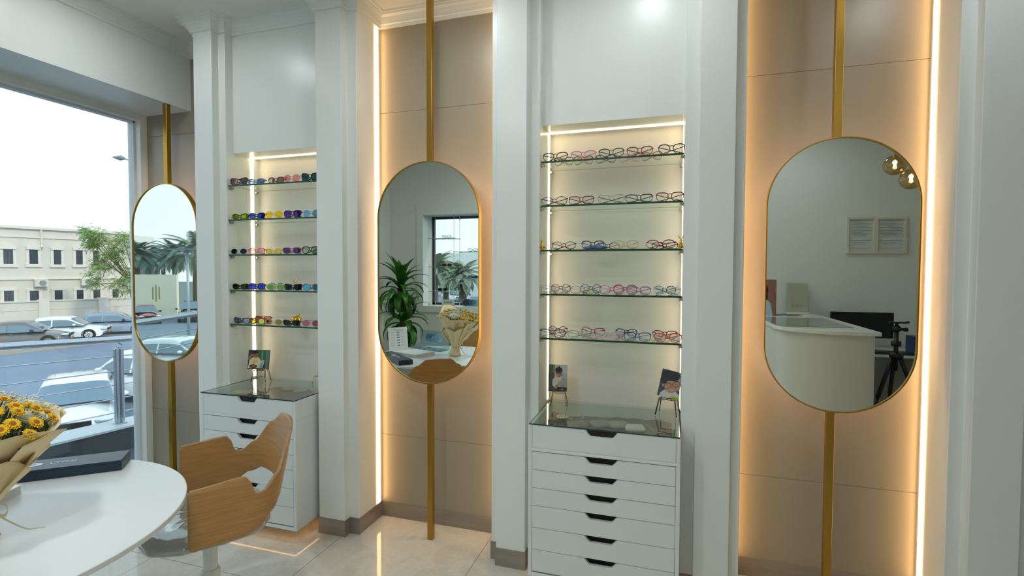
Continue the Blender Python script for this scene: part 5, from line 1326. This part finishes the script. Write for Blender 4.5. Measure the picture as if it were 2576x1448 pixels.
# ---- feathery green tree in front of the building
rt = random.Random(9)
tb = on_ground(335, 35.2); t = thing('feathery_tree', 'feathery light green tree beside the cream building', 'tree', tb)
MB().tube([(0, 0, 0), (.1, .1, 1.5), (-.1, .2, 3.2), (.2, .3, 5.0)], [.16, .13, .10, .05], 8).build('trunk', mat('tree bark', '6a5a45', .9), t, smooth='all')
b = MB(); tips = []
for i in range(46):
    px_ = rt.uniform(222, 345); lo = 600 if px_ > 250 else 585
    py = rt.uniform(600, 725) if px_ > 262 else rt.uniform(590, 620)+rt.choice((0, 0, 60, 95))
    if px_ > 300: py = rt.uniform(588, 745)
    tips.append((px_, py))
for px_, py in tips+[(215, 578), (222, 582), (236, 586), (250, 590), (228, 690), (240, 716), (250, 700), (262, 640)]:
    c = at_depth(px_, py, 34.2+rt.uniform(-1.0, 1.0))-tb
    for k in range(120):
        d = Vector((rt.gauss(0, 1), rt.gauss(0, 1), rt.gauss(0, .8))).normalized(); ln = rt.uniform(.05, .60)
        p = c+d*ln; out = (d+Vector((0, 0, -.5))).normalized()*rt.uniform(.10, .20); s_ = out.cross(Vector((rt.random(), rt.random(), rt.random()))).normalized()*.022
        b.add([p-out, p+s_, p+out, p-s_], [(0, 1, 2, 3)])
o = b.build('foliage', mat('feathery leaf', '8aa85e', .7, noise=(.8, '6a8c48', .3)), t); o['kind'] = 'stuff'
b = MB()
for px_, py in tips[:14]:
    c = at_depth(px_, py, 34.2)-tb; b.tube([(.0, .2, 3.0), tuple((c+Vector((0, .2, 3.4)))*.5), tuple(c)], [.05, .03, .015], 5)
b.build('branches', mat('tree bark', '6a5a45'), t)

# ---- street lamp
lp = on_ground(366, 24); hz_ = at_depth(300, 394, 24); t = thing('street_lamp', 'tall grey street lamp with a curved arm outside the window', 'street lamp', lp)
h1 = at_depth(366, 500, 24)-lp; q1 = at_depth(352, 432, 24)-lp; q2 = at_depth(338, 408, 24)-lp; q3 = at_depth(312, 398, 24)-lp; q4 = at_depth(284, 395, 24)-lp
LG = mat('galvanised pole', 'a8b4ba', .5, metal=.4)
MB().tube([(0, 0, 0), (0, 0, 3.5), tuple(h1), tuple(at_depth(362, 455, 24)-lp), tuple(q1), tuple(q2), tuple(q3)], [.09, .08, .06, .05, .045, .04, .035], 10).build('pole', LG, t, smooth='all')
MB().tube([tuple(q3), tuple(q3*.7+q4*.3), tuple(q4)], [.07, .13, .03], 8, flat=None).build('lamp_head', mat('lamp head grey', '7e8890', .5), t, smooth='all')
# ---- solar street lamp reflected in the oval mirror
lp = on_ground(473, 24.6, True); t = thing('solar_street_lamp', 'solar street lamp on a grey pole reflected in the oval mirror beside the window', 'street lamp', lp)
MB().tube([(0, 0, 0), (0, 0, 5.3)], [.075, .05], 10).build('pole', LG, t, smooth='all')
MB().box(-.9, .9, -.35, .35, 5.28, 5.34, Matrix.Rotation(.0, 4, 'X')).build('solar_panel', mat('solar panel', '5a6670', .3), t)
MB().tube([(0, 0, 4.4), (-.5, -.3, 5.1)], .03, 6).box(-.95, -.35, -.5, -.2, 5.08, 5.16).build('lamp_arm', LG, t)

# ---- what the mirrors show further down the street
def mdepth(px, py, D): return flip(at_depth(px, py, D))
def wall_px(name, lab, cat, pxa, pxb, yt, D, Da, m, th=.3, Db=None):
    A_ = mdepth(pxa, yt, D); B_ = mdepth(pxb, yt, Db or D); z = (A_.z+B_.z)/2
    d_ = Vector((B_.x-A_.x, B_.y-A_.y, 0)); L_ = d_.length
    o = MB().box(0, L_, 0, th, 0, z-GZ).build(name, m); o.location = (A_.x, A_.y, GZ); o.rotation_euler = (0, 0, math.atan2(d_.y, d_.x)); tag(o, lab, cat); return o, L_
o, L_ = wall_px('cream_wall', 'plain cream wall with three slots reflected in the oval mirror', 'wall', 318, 449, 690, 46, 0, mat('pale yellow render', 'ece4c8', .8))
for k, (px_, y0, y1) in enumerate(((389.5, 722, 753), (397.5, 716, 758), (405.5, 721, 752))):
    a = mdepth(px_, y0, 45.8); c = mdepth(px_, y1, 45.8); lx = (o.matrix_world.inverted() @ Vector((0, 0, 0)))
    u = (px_-318)/(449-318)*L_
    for yy in (-.02, .305): MB().box(u-.05, u+.05, yy, yy+.015, c.z-GZ, a.z-GZ).build('slot_shade_strip', mat('slot shade', '9a8a5c', .9), o)  # tan strips on the wall faces paint the shade inside the slots
a0_ = wall_px('white_wall', 'low white garden wall beyond the dark blue car in the oval mirror', 'wall', 449, 560, 708, 52, 0, mat('white render', 'd3d9d6', .8))
wall_px('grey_block_wall', 'grey block wall behind the palms in the oval mirror', 'wall', 352, 402, 626, 66, 0, mat('grey block', '8d8a86', .9))
wall_px('white_house', 'white flat roofed house far behind the palms in the oval mirror', 'house', 325, 388, 596, 78, 0, mat('white house', 'eeeae2', .8), 8)
wall_px('white_block_house', 'white block of a house between palms in the oval mirror', 'house', 402, 440, 628, 96, 0, mat('white house', 'eeeae2'), 6)
def palm(base, hh, R, label, seed, c='5b7a68', n=46, lean=0):
    r_ = random.Random(seed); t = thing('palm_tree', label, 'tree', base, r_.uniform(0, 6), 'date palms down the street')
    MB().tube([(0, 0, 0), (lean*.5, 0, hh*.5), (lean, 0, hh)], [.28, .24, .22], 9).build('trunk', mat('palm trunk', '6e6250', .95, noise=((4, 4, 14), '4e4436', .2)), t, smooth='all')
    b = MB()
    for k in range(n):
        az = k*2.4+r_.uniform(-.3, .3); e = 1.25-1.75*(k/n)+r_.uniform(-.1, .1); p = Vector((lean, 0, hh)); pts = [p.copy()]; m_ = 9
        for i in range(m_):
            p = p+Vector((math.cos(az)*math.cos(e), math.sin(az)*math.cos(e), math.sin(e)))*(R/m_); e -= .16; pts.append(p.copy())
        for i in range(1, m_+1):
            d = (pts[i]-pts[i-1]).normalized(); sd = d.cross(Vector((0, 0, 1))).normalized()
            for s in (-1, 1):
                for q in (0, .25, .5, .75):
                    c0 = pts[i-1].lerp(pts[i], q); l_ = R*.17*math.sin(PI*min(1, (i+q)/m_*.9+.08))
                    tip = c0+sd*s*l_*.8+d*l_*.7+Vector((0, 0, -.25*l_)); w2_ = d*.055
                    b.add([c0-w2_, c0+w2_, tip+w2_*.3, tip-w2_*.3], [(0, 1, 2, 3)])
    o = b.build('fronds', mat('palm frond '+c, c, .7), t); return t
for k, (px_, D, top, R, lb) in enumerate(((346, 50, 640, 2.8, 'date palm at the frame edge behind the cream wall in the oval mirror'), (376, 61, 648, 2.9, 'small bushy date palm behind the three slots in the oval mirror'), (412, 67, 650, 2.8, 'low date palm behind the cream wall near its end in the oval mirror'),
        (440, 57, 638, 3.0, 'large date palm rising over the cream wall corner in the oval mirror'), (492, 50, 632, 3.9, 'large date palm behind the solar lamp in the oval mirror'))):
    b_ = on_ground(px_, D, True); palm(b_, mdepth(px_, top, D).z-GZ, R, lb, k+1, '5f7d74' if k != 4 else '66826a')
for k, (px_, D, top, R, lb) in enumerate(((1094, 34, 672, 2.1, 'date palm by the dark window frame, seen through the display window'), (1122, 42, 694, 2.2, 'date palm in the middle of the display window view'), (1164, 29, 690, 1.7, 'date palm beyond the hung shelves in the display window view'))):
    b_ = on_ground(px_, D, True); palm(b_, mdepth(px_, top, D).z-GZ, R, lb, k+20, '93a184')  # paler frond green paints in the bright haze outside
wall_px('pale_villa', 'pale villa on the rise seen through the display window', 'house', 1128, 1260, 641, 95, 0, mat('white house', 'eeeae2'), 10)
wall_px('pale_block', 'pale low block beyond the palms seen through the display window', 'house', 1060, 1128, 655, 100, 0, mat('white house', 'eeeae2'), 10)
b_ = on_ground(1166, 31, True); z_ = mdepth(1166, 705, 31).z-GZ; t = thing('warning_sign', 'triangular red bordered road sign seen through the display window', 'road sign', b_, math.atan2(5-b_.y, -b_.x)-PI/2)
MB().tube([(0, 0, 0), (0, 0, z_-.2)], .035, 8).build('post', LG, t)
MB().extr([(-.42, .05, z_-.3), (.42, .05, z_-.3), (0, .05, z_+.42)], (0, .01, 0)).build('border', mat('sign red', 'b8323a', .5), t); MB().extr([(-.27, .061, z_-.21), (.27, .061, z_-.21), (0, .061, z_+.25)], (0, .002, 0)).build('panel', mat('sign face', 'e4e6e4', .5), t)
MB().ball((0, .066, z_-.06), (.10, .004, .10), 10, 6).build('symbol', BLACKM, t)
